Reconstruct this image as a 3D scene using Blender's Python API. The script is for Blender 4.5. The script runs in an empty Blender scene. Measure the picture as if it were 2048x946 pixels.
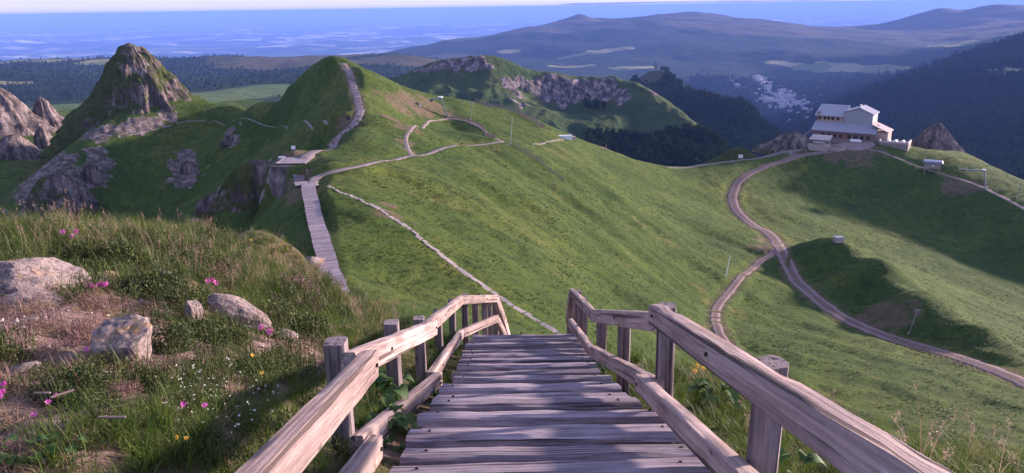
import bpy, bmesh, math, random
import numpy as np
from mathutils import Vector, Matrix, Quaternion

scene = bpy.context.scene
COL = scene.collection
rng = np.random.default_rng(11)
random.seed(5)
PI = math.pi
RAD = math.radians

# ------------------------------------------------------------------ camera
FPX, PITCH, ROLL = 1500.0, RAD(17.0), RAD(0.9)          # focal length in photo pixels (2048 wide)
cam_data = bpy.data.cameras.new('camera')
cam = bpy.data.objects.new('camera', cam_data)
COL.objects.link(cam)
scene.camera = cam
cam_data.sensor_width = 36.0
cam_data.lens = 36.0 * FPX / 2048.0
cam_data.clip_start = 0.05
cam_data.clip_end = 400000.0
FW = np.array([0, math.cos(PITCH), -math.sin(PITCH)])
_u = np.array([0, math.sin(PITCH), math.cos(PITCH)])
_r = np.array([1.0, 0, 0])
RT = math.cos(ROLL) * _r - math.sin(ROLL) * _u
UP = math.sin(ROLL) * _r + math.cos(ROLL) * _u
cam.matrix_world = Matrix(((RT[0], UP[0], -FW[0], 0), (RT[1], UP[1], -FW[1], 0), (RT[2], UP[2], -FW[2], 0), (0, 0, 0, 1)))

# ------------------------------------------------------------------ sky, sun, exposure
SUN_AZ, SUN_EL = RAD(63.0), RAD(9.5)      # azimuth measured from +Y (view direction) towards +X (right)
world = bpy.data.worlds.new('World')
scene.world = world
world.use_nodes = True
wn = world.node_tree
wn.nodes.clear()
w_out = wn.nodes.new('ShaderNodeOutputWorld')
w_bg = wn.nodes.new('ShaderNodeBackground')
w_sky = wn.nodes.new('ShaderNodeTexSky')
w_sky.sky_type = 'NISHITA'
w_sky.sun_disc = False
w_sky.sun_elevation = SUN_EL
w_sky.sun_rotation = SUN_AZ
w_sky.altitude = 1800.0
w_sky.air_density = 1.0
w_sky.dust_density = 0.4
w_sky.ozone_density = 2.5
w_tint = wn.nodes.new('ShaderNodeMixRGB')
w_tint.blend_type = 'MULTIPLY'
w_tint.inputs[0].default_value = 1.0
w_tint.inputs[2].default_value = (1.52, 1.40, 2.0, 1.0)   # the morning air is lilac all round
w_gam = wn.nodes.new('ShaderNodeGamma')          # the veil of morning haze evens the sky out all round
w_gam.inputs[1].default_value = 0.3
wn.links.new(w_sky.outputs[0], w_gam.inputs[0])
wn.links.new(w_gam.outputs[0], w_tint.inputs[1])
wn.links.new(w_tint.outputs[0], w_bg.inputs[0])
w_bg.inputs[1].default_value = 0.138
wn.links.new(w_bg.outputs[0], w_out.inputs[0])

sun_data = bpy.data.lights.new('sun', 'SUN')
sun_data.energy = 4.4
sun_data.angle = RAD(3.5)
sun_data.color = (1.0, 0.79, 0.71)
sun = bpy.data.objects.new('sun', sun_data)
COL.objects.link(sun)
_sd = Vector((math.sin(SUN_AZ) * math.cos(SUN_EL), math.cos(SUN_AZ) * math.cos(SUN_EL), math.sin(SUN_EL)))
sun.rotation_euler = _sd.to_track_quat('Z', 'Y').to_euler()
sun.location = (40, 20, 60)

scene.view_settings.view_transform = 'Standard'
scene.view_settings.look = 'None'
scene.view_settings.exposure = 1.6
scene.view_settings.gamma = 1.0
scene.view_settings.use_curve_mapping = False
scene.cycles.max_bounces = 5
scene.cycles.diffuse_bounces = 3
scene.cycles.volume_bounces = 1
scene.cycles.use_denoising = True


# ------------------------------------------------------------------ pixel <-> place
def ray(px, py):
    return FW + RT * ((px - 1024) / FPX) - UP * ((py - 473) / FPX)


def U(px, py, r):
    """the point seen at photo pixel (px, py), at horizontal range r metres"""
    d = ray(px, py)
    return d * (r / math.hypot(d[0], d[1]))


def UX(px, py, x):
    d = ray(px, py)
    return d * (x / d[0])


def UD(px, py, depth):
    return ray(px, py) * depth


# ------------------------------------------------------------------ noise
_perm = np.random.default_rng(3).permutation(512).astype(np.int64)
_perm = np.concatenate([_perm, _perm])
_g = np.random.default_rng(4).normal(size=(512, 3))
_g /= np.linalg.norm(_g, axis=1)[:, None]


def noise3(x, y, z):
    x, y, z = np.broadcast_arrays(np.asarray(x, float), np.asarray(y, float), np.asarray(z, float))
    xi, yi, zi = np.floor(x).astype(np.int64), np.floor(y).astype(np.int64), np.floor(z).astype(np.int64)
    xf, yf, zf = x - xi, y - yi, z - zi
    u, v, w = [t * t * t * (t * (t * 6 - 15) + 10) for t in (xf, yf, zf)]
    out = 0
    for dx in (0, 1):
        for dy in (0, 1):
            for dz in (0, 1):
                h = _perm[(_perm[(_perm[(xi + dx) & 511] + yi + dy) & 511] + zi + dz) & 511]
                g = _g[h]
                n = g[..., 0] * (xf - dx) + g[..., 1] * (yf - dy) + g[..., 2] * (zf - dz)
                out = out + n * (u if dx else 1 - u) * (v if dy else 1 - v) * (w if dz else 1 - w)
    return out * 1.6


def fbm(x, y, z=0.0, oct=4, gain=0.5, lac=2.03):
    s, a, f = 0, 1.0, 1.0
    for k in range(oct):
        s = s + a * noise3(np.asarray(x) * f + 7.3 * k, np.asarray(y) * f - 3.1 * k, np.asarray(z) * f + 1.7 * k)
        a *= gain
        f *= lac
    return s


def ridged(x, y, z=0.0, oct=4):
    s, a, f = 0, 1.0, 1.0
    for k in range(oct):
        s = s + a * (1 - 2 * np.abs(noise3(np.asarray(x) * f + 9.1 * k, np.asarray(y) * f + 4.7 * k, np.asarray(z) * f)))
        a *= 0.5
        f *= 2.1
    return s


def smooth(e0, e1, v):
    t = np.clip((v - e0) / (e1 - e0), 0, 1)
    return t * t * (3 - 2 * t)


# ------------------------------------------------------------------ materials
MATS = {}


class NT:
    """small helper for building node materials"""

    def __init__(self, name):
        m = bpy.data.materials.new(name)
        m.use_nodes = True
        self.m, self.t = m, m.node_tree
        self.t.nodes.clear()
        self.out = self.n('ShaderNodeOutputMaterial')
        self.b = self.n('ShaderNodeBsdfPrincipled')
        self.t.links.new(self.b.outputs[0], self.out.inputs[0])
        MATS[name] = m

    def n(self, typ, **kw):
        nd = self.t.nodes.new(typ)
        for k, v in kw.items():
            setattr(nd, k, v)
        return nd

    def l(self, a, b):
        self.t.links.new(a, b)

    def set(self, node, **kw):
        for k, v in kw.items():
            node.inputs[k.replace('_', ' ')].default_value = v

    def coord(self, kind='Object', scale=(1, 1, 1), rand=0.0):
        tc = self.n('ShaderNodeTexCoord')
        mp = self.n('ShaderNodeMapping')
        mp.inputs['Scale'].default_value = scale
        src = tc.outputs[kind]
        if rand:
            oi = self.n('ShaderNodeObjectInfo')
            mm = self.n('ShaderNodeMath', operation='MULTIPLY')
            mm.inputs[1].default_value = rand
            self.l(oi.outputs['Random'], mm.inputs[0])
            cx = self.n('ShaderNodeCombineXYZ')
            for i in range(3):
                self.l(mm.outputs[0], cx.inputs[i])
            self.l(cx.outputs[0], mp.inputs['Location'])
        self.l(src, mp.inputs['Vector'])
        return mp.outputs[0]

    def noise(self, vec, scale, detail=4, rough=0.55, dist=0.0):
        nd = self.n('ShaderNodeTexNoise')
        nd.inputs['Scale'].default_value = scale
        nd.inputs['Detail'].default_value = detail
        nd.inputs['Roughness'].default_value = rough
        nd.inputs['Distortion'].default_value = dist
        if vec is not None:
            self.l(vec, nd.inputs['Vector'])
        return nd.outputs[0]

    def voronoi(self, vec, scale, feature='F1'):
        nd = self.n('ShaderNodeTexVoronoi', feature=feature)
        nd.inputs['Scale'].default_value = scale
        self.l(vec, nd.inputs['Vector'])
        return nd.outputs['Distance']

    def ramp(self, fac, stops, interp='LINEAR'):
        r = self.n('ShaderNodeValToRGB')
        r.color_ramp.interpolation = interp
        e = r.color_ramp.elements
        while len(e) < len(stops):
            e.new(0.5)
        for i, (p, c) in enumerate(stops):
            e[i].position = p
            c = c if isinstance(c, (tuple, list)) else (c, c, c)
            e[i].color = (c[0], c[1], c[2], 1)
        self.l(fac, r.inputs[0])
        return r.outputs[0]

    def mix(self, fac, a, b, mode='MIX'):
        nd = self.n('ShaderNodeMixRGB', blend_type=mode)
        for i, v in ((0, fac), (1, a), (2, b)):
            if isinstance(v, (int, float)):
                nd.inputs[i].default_value = v
            elif isinstance(v, (tuple, list)):
                nd.inputs[i].default_value = (v[0], v[1], v[2], 1)
            else:
                self.l(v, nd.inputs[i])
        return nd.outputs[0]

    def math(self, op, a, b=0.0):
        nd = self.n('ShaderNodeMath', operation=op)
        for i, v in ((0, a), (1, b)):
            if isinstance(v, (int, float)):
                nd.inputs[i].default_value = v
            else:
                self.l(v, nd.inputs[i])
        return nd.outputs[0]

    def attr(self, name):
        nd = self.n('ShaderNodeAttribute')
        nd.attribute_name = name
        return nd.outputs['Fac']

    def bump(self, h, strength=0.5, dist=0.05, prev=None):
        nd = self.n('ShaderNodeBump')
        nd.inputs['Strength'].default_value = strength
        nd.inputs['Distance'].default_value = dist
        self.l(h, nd.inputs['Height'])
        if prev is not None:
            self.l(prev, nd.inputs['Normal'])
        return nd.outputs[0]

    def done(self, col, rough=0.9, normal=None, spec=0.2):
        if isinstance(col, (tuple, list)):
            self.b.inputs['Base Color'].default_value = (col[0], col[1], col[2], 1)
        else:
            self.l(col, self.b.inputs['Base Color'])
        if isinstance(rough, (int, float)):
            self.b.inputs['Roughness'].default_value = rough
        else:
            self.l(rough, self.b.inputs['Roughness'])
        self.b.inputs['Specular IOR Level'].default_value = spec
        if normal is not None:
            self.l(normal, self.b.inputs['Normal'])
        return self.m


def plain(name, col, rough=0.7, var=0.15, metallic=0.0):
    k = NT(name)
    v = k.coord('Object', rand=30)
    n = k.noise(v, 3.0, 5)
    c = k.mix(n, [x * (1 - var) for x in col], [min(1, x * (1 + var)) for x in col])
    k.b.inputs['Metallic'].default_value = metallic
    return k.done(c, rough)


# ------------------------------------------------------------------ meshes and objects
def mesh_np(name, verts, faces, smooth_shade=True):
    """faces: (n,4) or (n,3) int array, or a list of polygons"""
    me = bpy.data.meshes.new(name)
    verts = np.asarray(verts, np.float32)
    if isinstance(faces, np.ndarray):
        k = faces.shape[1]
        me.vertices.add(len(verts))
        me.vertices.foreach_set('co', verts.ravel())
        me.loops.add(faces.size)
        me.loops.foreach_set('vertex_index', faces.astype(np.int32).ravel())
        me.polygons.add(len(faces))
        me.polygons.foreach_set('loop_start', np.arange(0, faces.size, k, dtype=np.int32))
        me.update(calc_edges=True)
    else:
        me.from_pydata(verts.tolist(), [], faces)
        me.update()
    if smooth_shade:
        me.polygons.foreach_set('use_smooth', np.ones(len(me.polygons), bool))
    return me


def add_attr(me, name, vals):
    a = me.attributes.new(name, 'FLOAT', 'POINT')
    a.data.foreach_set('value', np.asarray(vals, np.float32).ravel())


def obj(name, me, mat=None, parent=None, loc=None, mw=None):
    o = bpy.data.objects.new(name, me)
    COL.objects.link(o)
    if mat is not None and me is not None and not me.materials:
        me.materials.append(MATS[mat] if isinstance(mat, str) else mat)
    if parent is not None:
        o.parent = parent
    if mw is not None:
        o.matrix_basis = mw
    elif loc is not None:
        o.location = [float(c) for c in loc]
    return o


def empty(name, loc=(0, 0, 0), rz=0.0):
    o = bpy.data.objects.new(name, None)
    COL.objects.link(o)
    o.location = [float(c) for c in loc]
    o.rotation_euler = (0, 0, rz)
    o.empty_display_size = 0.1
    return o


def tag(o, label=None, cat=None, group=None, kind=None):
    for k, v in (('label', label), ('category', cat), ('group', group), ('kind', kind)):
        if v:
            o[k] = v
    return o


def copy_tree(o, parent=None):
    c = o.copy()
    COL.objects.link(c)
    c.parent = parent
    for ch in list(o.children):
        copy_tree(ch, c)
    return c


class MB:
    """collects simple solids and links them as one mesh object"""

    def __init__(self):
        self.v, self.f = [], []

    def add(self, verts, faces):
        b = len(self.v)
        self.v += [tuple(map(float, p)) for p in verts]
        self.f += [tuple(i + b for i in fc) for fc in faces]
        return self

    def box(self, c, s, rz=0.0, top=1.0, M=None):
        hx, hy, hz = s[0] / 2, s[1] / 2, s[2] / 2
        ca, sa = math.cos(rz), math.sin(rz)
        vs = []
        for z, k in ((-hz, 1), (hz, top)):
            for x, y in ((-hx, -hy), (hx, -hy), (hx, hy), (-hx, hy)):
                p = (x * k, y * k)
                q = Vector((p[0] * ca - p[1] * sa, p[0] * sa + p[1] * ca, z))
                if M is not None:
                    q = M @ q
                vs.append((c[0] + q[0], c[1] + q[1], c[2] + q[2]))
        return self.add(vs, [(0, 3, 2, 1), (4, 5, 6, 7), (0, 1, 5, 4), (1, 2, 6, 5), (2, 3, 7, 6), (3, 0, 4, 7)])

    def bar(self, a, b, w, h=None, up=(0, 0, 1)):
        h = h or w
        a, b = Vector([float(t) for t in a]), Vector([float(t) for t in b])
        d = (b - a).normalized()
        up = Vector(up)
        if abs(d.dot(up)) > 0.97:
            up = Vector((0, 1, 0))
        s = d.cross(up).normalized() * (w / 2)
        t = s.cross(d).normalized() * (h / 2)
        vs = [p + i * s + j * t for p in (a, b) for i, j in ((-1, -1), (1, -1), (1, 1), (-1, 1))]
        return self.add(vs, [(0, 1, 2, 3), (7, 6, 5, 4), (0, 4, 5, 1), (1, 5, 6, 2), (2, 6, 7, 3), (3, 7, 4, 0)])

    def tube(self, a, b, r0, r1=None, n=8):
        r1 = r0 if r1 is None else r1
        a, b = Vector([float(t) for t in a]), Vector([float(t) for t in b])
        d = (b - a).normalized()
        up = Vector((0, 0, 1)) if abs(d.z) < 0.9 else Vector((1, 0, 0))
        s = d.cross(up).normalized()
        t = s.cross(d)
        vs = []
        for p, r in ((a, r0), (b, r1)):
            for i in range(n):
                g = 2 * PI * i / n
                vs.append(p + s * (r * math.cos(g)) + t * (r * math.sin(g)))
        fs = [(i, (i + 1) % n, n + (i + 1) % n, n + i) for i in range(n)]
        fs += [tuple(range(n - 1, -1, -1)), tuple(range(n, 2 * n))]
        return self.add(vs, fs)

    def prism(self, pts, z0, z1):
        n = len(pts)
        vs = [(x, y, z0) for x, y in pts] + [(x, y, z1) for x, y in pts]
        return self.add(vs, [tuple(range(n - 1, -1, -1)), tuple(range(n, 2 * n))] + [(i, (i + 1) % n, n + (i + 1) % n, n + i) for i in range(n)])

    def mesh(self, name, smooth_shade=False):
        me = bpy.data.meshes.new(name)
        me.from_pydata(self.v, [], self.f)
        me.update()
        bm = bmesh.new()
        bm.from_mesh(me)
        bmesh.ops.recalc_face_normals(bm, faces=bm.faces)
        bm.to_mesh(me)
        bm.free()
        if smooth_shade:
            me.polygons.foreach_set('use_smooth', np.ones(len(me.polygons), bool))
        return me

    def build(self, name, mat, parent=None, loc=None, smooth_shade=False, mw=None):
        return obj(name, self.mesh(name, smooth_shade), mat, parent, loc, mw)


# ------------------------------------------------------------------ terrain sheets
class Terrain:
    """a height field on a fan of rows (log range) and columns (azimuth), so that detail is finer nearby"""

    def __init__(self, ctrl, az, nr, na, r0, r1, c=10.0, smoothing=0.0):
        P = np.array(ctrl, float)
        self.ctrl = P
        self.c = c
        xy = P[:, :2]
        d = np.hypot(xy[:, None, 0] - xy[None, :, 0], xy[:, None, 1] - xy[None, :, 1])
        n = len(P)
        A = np.zeros((n + 3, n + 3))
        A[:n, :n] = np.sqrt(d * d + c * c) - np.eye(n) * smoothing
        sc = xy.max() if xy.max() > 0 else 1
        Q = np.c_[np.ones(n), xy / sc]
        A[:n, n:] = Q
        A[n:, :n] = Q.T
        self.sc = sc
        self.w = np.linalg.lstsq(A, np.r_[P[:, 2], 0, 0, 0], rcond=None)[0]
        self.lr = np.linspace(math.log(r0), math.log(r1), nr)
        self.az = np.linspace(RAD(az[0]), RAD(az[1]), na)
        LR, AZ = np.meshgrid(self.lr, self.az, indexing='ij')
        self.R = np.exp(LR)
        self.X, self.Y = self.R * np.sin(AZ), self.R * np.cos(AZ)
        # solve on every third row and column, then refine
        ci, cj = np.unique(np.r_[np.arange(0, nr, 3), nr - 1]), np.unique(np.r_[np.arange(0, na, 3), na - 1])
        Zc = self.raw(self.X[np.ix_(ci, cj)], self.Y[np.ix_(ci, cj)])
        Zr = np.stack([np.interp(np.arange(nr), ci, Zc[:, q]) for q in range(len(cj))], 1)
        Z = np.stack([np.interp(np.arange(na), cj, Zr[q]) for q in range(nr)], 0)
        for _ in range(2):
            Z[1:-1] = 0.25 * Z[:-2] + 0.5 * Z[1:-1] + 0.25 * Z[2:]
            Z[:, 1:-1] = 0.25 * Z[:, :-2] + 0.5 * Z[:, 1:-1] + 0.25 * Z[:, 2:]
        self.Z = Z

    def sink_sides(self, depth):
        """let the two side edges of a sheet run down under its neighbours"""
        t = np.linspace(0, 1, self.Z.shape[1])
        self.Z -= depth * (smooth(0.12, 0.0, t) + smooth(0.9, 1.0, t))[None, :]

    def raw(self, X, Y):
        s = X.shape
        x, y = X.ravel(), Y.ravel()
        out = np.zeros(len(x))
        n = len(self.ctrl)
        for k in range(0, len(x), 60000):
            xx, yy = x[k:k + 60000, None], y[k:k + 60000, None]
            d = np.sqrt((xx - self.ctrl[None, :, 0]) ** 2 + (yy - self.ctrl[None, :, 1]) ** 2 + self.c ** 2)
            out[k:k + 60000] = d @ self.w[:n] + self.w[n] + (xx[:, 0] * self.w[n + 1] + yy[:, 0] * self.w[n + 2]) / self.sc
        return out.reshape(s)

    def sample(self, x, y):
        x, y = np.asarray(x, float), np.asarray(y, float)
        fr = (np.log(np.maximum(np.hypot(x, y), 1e-6)) - self.lr[0]) / (self.lr[1] - self.lr[0])
        fa = (np.arctan2(x, y) - self.az[0]) / (self.az[1] - self.az[0])
        fr = np.clip(fr, 0, len(self.lr) - 1.001)
        fa = np.clip(fa, 0, len(self.az) - 1.001)
        i, j = fr.astype(int), fa.astype(int)
        u, v = fr - i, fa - j
        Z = self.Z
        return Z[i, j] * (1 - u) * (1 - v) + Z[i + 1, j] * u * (1 - v) + Z[i, j + 1] * (1 - u) * v + Z[i + 1, j + 1] * u * v

    def hit(self, px, py, rmin=0.0):
        """first place where the sight line through a photo pixel meets the ground"""
        d = ray(px, py)
        h = math.hypot(d[0], d[1])
        rr = np.exp(self.lr)
        x, y = d[0] / h * rr, d[1] / h * rr
        zt = self.sample(x, y)
        zr = d[2] / h * rr
        k = np.where((zt >= zr) & (rr >= rmin))[0]
        if len(k) == 0:
            i = int(np.argmin(np.where(rr >= rmin, zr - zt, 1e9)))
            r = rr[i]
        else:
            i = k[0]
            if i == 0:
                r = rr[0]
            else:
                a, b = zr[i - 1] - zt[i - 1], zr[i] - zt[i]
                r = rr[i - 1] + (rr[i] - rr[i - 1]) * (a / (a - b) if a != b else 0)
        p = np.array([d[0] / h * r, d[1] / h * r, 0])
        p[2] = self.sample(p[0], p[1])
        return p

    def hit_many(self, px, py, rmin=0.0):
        px, py = np.asarray(px, float), np.asarray(py, float)
        out = np.zeros((len(px), 3))
        ok = np.zeros(len(px), bool)
        rr = np.exp(self.lr)
        for k in range(0, len(px), 4000):
            a, b = px[k:k + 4000], py[k:k + 4000]
            d = FW[None] + RT[None] * ((a - 1024) / FPX)[:, None] - UP[None] * ((b - 473) / FPX)[:, None]
            h = np.hypot(d[:, 0], d[:, 1])
            zt = self.sample(d[:, 0:1] / h[:, None] * rr[None], d[:, 1:2] / h[:, None] * rr[None])
            g = zt - d[:, 2:3] / h[:, None] * rr[None]
            g[:, rr < rmin] = -1
            m = g >= 0
            i = np.clip(np.argmax(m, 1), 1, len(rr) - 1)
            q = np.arange(len(a))
            t = np.clip(-g[q, i - 1] / np.maximum(g[q, i] - g[q, i - 1], 1e-9), 0, 1)
            r = rr[i - 1] + (rr[i] - rr[i - 1]) * t
            x, y = d[:, 0] / h * r, d[:, 1] / h * r
            out[k:k + 4000] = np.c_[x, y, self.sample(x, y)]
            ok[k:k + 4000] = m.any(1)
        return out, ok

    def faces(self):
        nr, na = self.Z.shape
        i = np.arange(nr * na).reshape(nr, na)
        return np.stack([i[:-1, :-1], i[:-1, 1:], i[1:, 1:], i[1:, :-1]], -1).reshape(-1, 4)[:, ::-1]

    def build(self, name, mat, attrs):
        me = mesh_np(name, np.stack([self.X, self.Y, self.Z], -1).reshape(-1, 3), self.faces())
        for k, v in attrs.items():
            add_attr(me, k, v)
        return tag(obj(name, me, mat), kind='structure')


def C(*rows):
    return [tuple(U(*r[:3])) for r in rows]


def behind(rows, dr, dz):
    """points hidden behind a crest: dr metres further, dz lower"""
    out = []
    for px, py, r in rows:
        p = U(px, py, r)
        q = p * ((r + dr) / r)
        out.append((q[0], q[1], p[2] - dz))
    return out

# ================================================================== TERRAIN
# ---- the near hilltop on which the stairs begin
STAIR = [(-6.0, -1.45), (0.0, -1.65), (2.5, -2.05), (4.0, -2.5), (5.2, -3.0), (6.7, -3.65), (8.6, -4.3), (9.6, -4.6), (10.3, -4.85), (11.5, -5.8), (13.0, -7.2), (16.0, -10.5), (20, -14.5), (26, -18.5)]
STAIR = [(y, z if y <= 0 else y * math.tan(math.atan(z / y) + RAD(0.5))) for y, z in STAIR]


def stair_z(y):
    return float(np.interp(y, [p[0] for p in STAIR], [p[1] for p in STAIR]))


near_pts = []
for y in (-4, 0, 1.2, 2.5, 4, 5.2, 6.7, 8.6, 9.6, 10.3, 11.5, 13, 16, 20, 26):
    for x in (-0.75, 0.15, 1.05):
        near_pts.append((x, y, stair_z(y) - 0.10))
near_pts += C((0, 946, 2.9), (200, 930, 2.7), (400, 930, 2.75), (560, 900, 3.1), (0, 800, 3.9), (250, 800, 3.8), (450, 780, 4.2), (590, 760, 4.6),
              (0, 680, 5.2), (200, 690, 5.0), (400, 680, 5.6), (560, 680, 6.2), (650, 690, 6.4), (0, 560, 7.6), (150, 570, 7.2), (330, 560, 8.2), (480, 560, 9.6), (620, 600, 9.5), (720, 660, 8.6),
              (800, 690, 8.4), (0, 470, 10.6), (150, 470, 10.8), (330, 470, 12.0), (430, 480, 13.5), (560, 530, 14.0), (680, 590, 13.0), (780, 640, 11.5), (870, 668, 10.8),
              (0, 436, 13.5), (140, 436, 14.0), (280, 438, 15.0), (420, 446, 17.5),
              (470, 462, 26.0), (520, 478, 28.0), (580, 505, 27.0), (620, 522, 24.0), (670, 552, 19.0), (470, 490, 19.0), (520, 512, 19.0), (570, 535, 18.0), (620, 562, 16.0))
near_pts += behind([(0, 436, 13.5), (140, 436, 14.0), (280, 438, 15.0)], 9, 5.5)
near_pts += C((380, 456, 20), (430, 458, 22), (350, 462, 16))
near_pts += behind([(380, 456, 20), (430, 458, 23)], 12, 8)
near_pts += behind([(0, 436, 13.5), (140, 436, 14.0), (280, 438, 15.0)], 24, 20)
near_pts += behind([(470, 462, 26.0), (520, 478, 28.0), (580, 505, 27.0), (620, 522, 24.0), (670, 552, 19.0)], 9, 6)
near_pts += behind([(680, 590, 13.0), (780, 640, 11.5), (860, 668, 10.8)], 9, 7)
near_pts += C((1300, 850, 4.6), (1420, 800, 5.6), (1380, 742, 7.6), (1260, 720, 8.8), (1600, 900, 4.6), (1750, 940, 4.4), (1560, 810, 6.2), (1480, 780, 6.6),
              (1700, 860, 6.0), (1850, 896, 5.8), (1990, 930, 5.6), (1200, 690, 9.8))
near_pts += behind([(1380, 742, 7.6), (1560, 812, 6.2), (1700, 860, 6.0), (1850, 896, 5.8), (1990, 930, 5.6)], 5, 5.5)
near_pts += behind([(1380, 742, 7.6), (1560, 812, 6.2), (1700, 860, 6.0), (1850, 896, 5.8), (1990, 930, 5.6)], 14, 16)
near_pts += [(-9, -3, -1.3), (-5, -2, -1.3), (5, -3, -1.9), (9, -2, -2.6), (8, 1.5, -2.9), (5, 1, -2.0), (2.4, 0, -1.75), (-2.5, 0, -1.5), (-4, 1.0, -1.6), (-10, 4, -2.0)]
near_pts = [(x, y, z - 0.10 * float(smooth(9, 13, math.hypot(x, y)) * smooth(-2, -5, x))) for x, y, z in near_pts]
near = Terrain(near_pts, (-75, 75), 250, 420, 1.6, 46, c=0.8, smoothing=0.02)
_nf = smooth(0.9, 1.6, np.abs(near.X - 0.15)) * 0.85 + 0.15
near.Z += _nf * (0.10 * fbm(near.X * 0.9, near.Y * 0.9, 1.0, 4) + 0.03 * fbm(near.X * 5, near.Y * 5, 2.0, 3))

# ---- the slopes between the summit and the cable-car ridge
B = []
spine = [(655, 545, 62), (640, 470, 78), (625, 400, 97), (622, 362, 110)]
B += C(*spine)
for px, py, r in spine:
    p = U(px, py, r)
    B += [(p[0] - 6, p[1], p[2] - 3.5), (p[0] - 16, p[1] + 2, p[2] - 15), (p[0] - 40, p[1] + 5, p[2] - 42)]
B += C((650, 324, 127), (680, 316, 134), (720, 304, 144), (680, 291, 149), (692, 276, 156), (660, 305, 141), (590, 322, 135), (620, 314, 138), (562, 317, 139), (604, 350, 120), (640, 345, 116))
butt = [(545, 322, 142), (500, 336, 152), (468, 352, 160), (440, 385, 162)]
B += C(*butt, (540, 370, 137), (580, 400, 124), (530, 430, 132), (480, 420, 150), (570, 455, 118), (430, 430, 158))
B += behind(butt, 16, 14)
B += behind(butt, 35, 33)
# cone with the stepped path
B += C((640, 300, 146), (700, 260, 164), (722, 222, 185), (713, 190, 203), (702, 155, 222), (692, 138, 234), (665, 128, 240), (640, 136, 243),
       (620, 144, 252), (595, 162, 258), (560, 186, 268), (520, 198, 286), (480, 204, 308), (420, 204, 338),
       (655, 180, 236), (600, 225, 250), (560, 252, 262), (645, 250, 196), (675, 240, 188), (605, 285, 182), (560, 312, 205), (480, 330, 235), (690, 180, 220),
       (300, 300, 290), (400, 300, 286), (500, 292, 265), (400, 380, 262), (300, 400, 263), (200, 425, 262), (450, 240, 302), (550, 262, 268), (320, 245, 306))
B += behind([(665, 120, 242), (620, 144, 252), (595, 162, 258), (560, 186, 268), (520, 198, 286), (480, 204, 308), (420, 204, 338)], 45, 32)
B += behind([(665, 120, 242), (560, 186, 268), (420, 204, 338)], 140, 120)
# under and around the rocky peak, and the ridge running down to the left
B += C((285, 165, 326), (230, 215, 320), (175, 263, 308), (360, 185, 330), (300, 250, 304), (235, 262, 300), (130, 292, 300), (60, 350, 288), (0, 396, 278), (100, 380, 268), (40, 420, 262), (150, 330, 282), (-150, 470, 255), (-100, 440, 270))
B += behind([(230, 200, 325), (175, 263, 308), (130, 292, 300), (60, 350, 288), (0, 396, 278), (-150, 470, 262), (360, 180, 336)], 45, 42)
B += behind([(230, 200, 325), (130, 292, 300), (0, 396, 278), (-150, 470, 262)], 140, 130)
# right flank of the cone and the long crest towards the saddle
crest = [(700, 140, 238), (780, 176, 252), (850, 196, 266), (900, 215, 278), (950, 220, 276), (1000, 222, 275), (1060, 239, 272), (1100, 256, 270), (1160, 276, 270), (1230, 301, 275), (1300, 324, 290)]
B += C(*crest)
B += behind(crest, 40, 30)
B += behind(crest, 140, 130)
B += C((760, 200, 208), (800, 218, 212), (900, 250, 222), (820, 256, 196), (820, 300, 160), (950, 235, 226), (760, 300, 148), (740, 260, 168),
       (700, 340, 118), (800, 316, 142), (900, 297, 165), (1000, 288, 188), (1032, 288, 193), (1130, 277, 236), (1000, 250, 232), (1080, 285, 215), (1120, 320, 198),
       (700, 420, 92), (720, 500, 78), (760, 580, 66), (820, 380, 113), (850, 340, 132), (900, 450, 98), (970, 360, 142), (850, 600, 62), (950, 640, 58),
       (700, 390, 100), (780, 430, 91), (860, 490, 83), (960, 570, 74), (1040, 620, 69), (1110, 665, 65),
       (1000, 400, 134), (1100, 360, 172), (1200, 400, 176), (1300, 400, 216), (1400, 400, 258), (1040, 450, 116), (1090, 500, 108), (1200, 560, 112), (1300, 520, 146), (1400, 470, 198), (1500, 455, 226),
       (1250, 650, 92), (1350, 620, 118), (1200, 330, 240), (1350, 350, 282), (1160, 620, 84))
# saddle, winding track, valley bottom on the right
B += C((1330, 335, 300), (1400, 330, 312), (1480, 318, 322), (1590, 300, 336), (1600, 312, 330), (1520, 335, 312), (1465, 375, 286), (1475, 420, 260), (1530, 460, 236), (1560, 500, 207),
       (1600, 560, 177), (1680, 640, 151), (1800, 682, 142), (1900, 708, 137), (2048, 765, 128), (2200, 830, 120), (1490, 550, 168), (1435, 610, 139), (1430, 650, 126), (1470, 700, 112), (1600, 770, 97), (1750, 860, 85), (1900, 930, 77),
       (2048, 990, 72), (1600, 690, 122), (1780, 760, 113), (1950, 830, 104), (1300, 720, 84), (1400, 800, 74), (2150, 920, 90), (1440, 470, 205), (1400, 540, 158))
spur = [(1605, 477, 224), (1680, 477, 197), (1760, 512, 179), (1850, 570, 162), (1950, 638, 149), (2048, 700, 140), (2200, 790, 130)]
B += C(*spur, (1640, 545, 186), (1720, 600, 168), (1800, 648, 153), (1880, 685, 144))
B += behind(spur[1:], 16, 7)
B += behind(spur[1:], 34, 12)
B += C((1700, 450, 284), (1750, 400, 320), (1900, 450, 312), (2000, 520, 290), (2048, 560, 276), (2200, 640, 258), (1620, 400, 306), (1580, 430, 268), (1640, 340, 330), (1800, 350, 338), (1850, 500, 276), (1950, 580, 248))
ridge = [(1620, 302, 342), (1700, 296, 352), (1770, 298, 352), (1850, 338, 346), (1960, 378, 334), (2048, 420, 320), (2200, 480, 310)]
B += C(*ridge)
far_r = [(1790, 296, 380), (1830, 312, 388), (1920, 308, 400), (1985, 342, 394), (2048, 374, 384), (2200, 440, 380)]
B += C(*far_r, (1700, 294, 378), (1650, 296, 370))
B += behind([(1330, 335, 300), (1400, 330, 312), (1480, 318, 322), (1570, 300, 340)], 30, 22)
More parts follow.
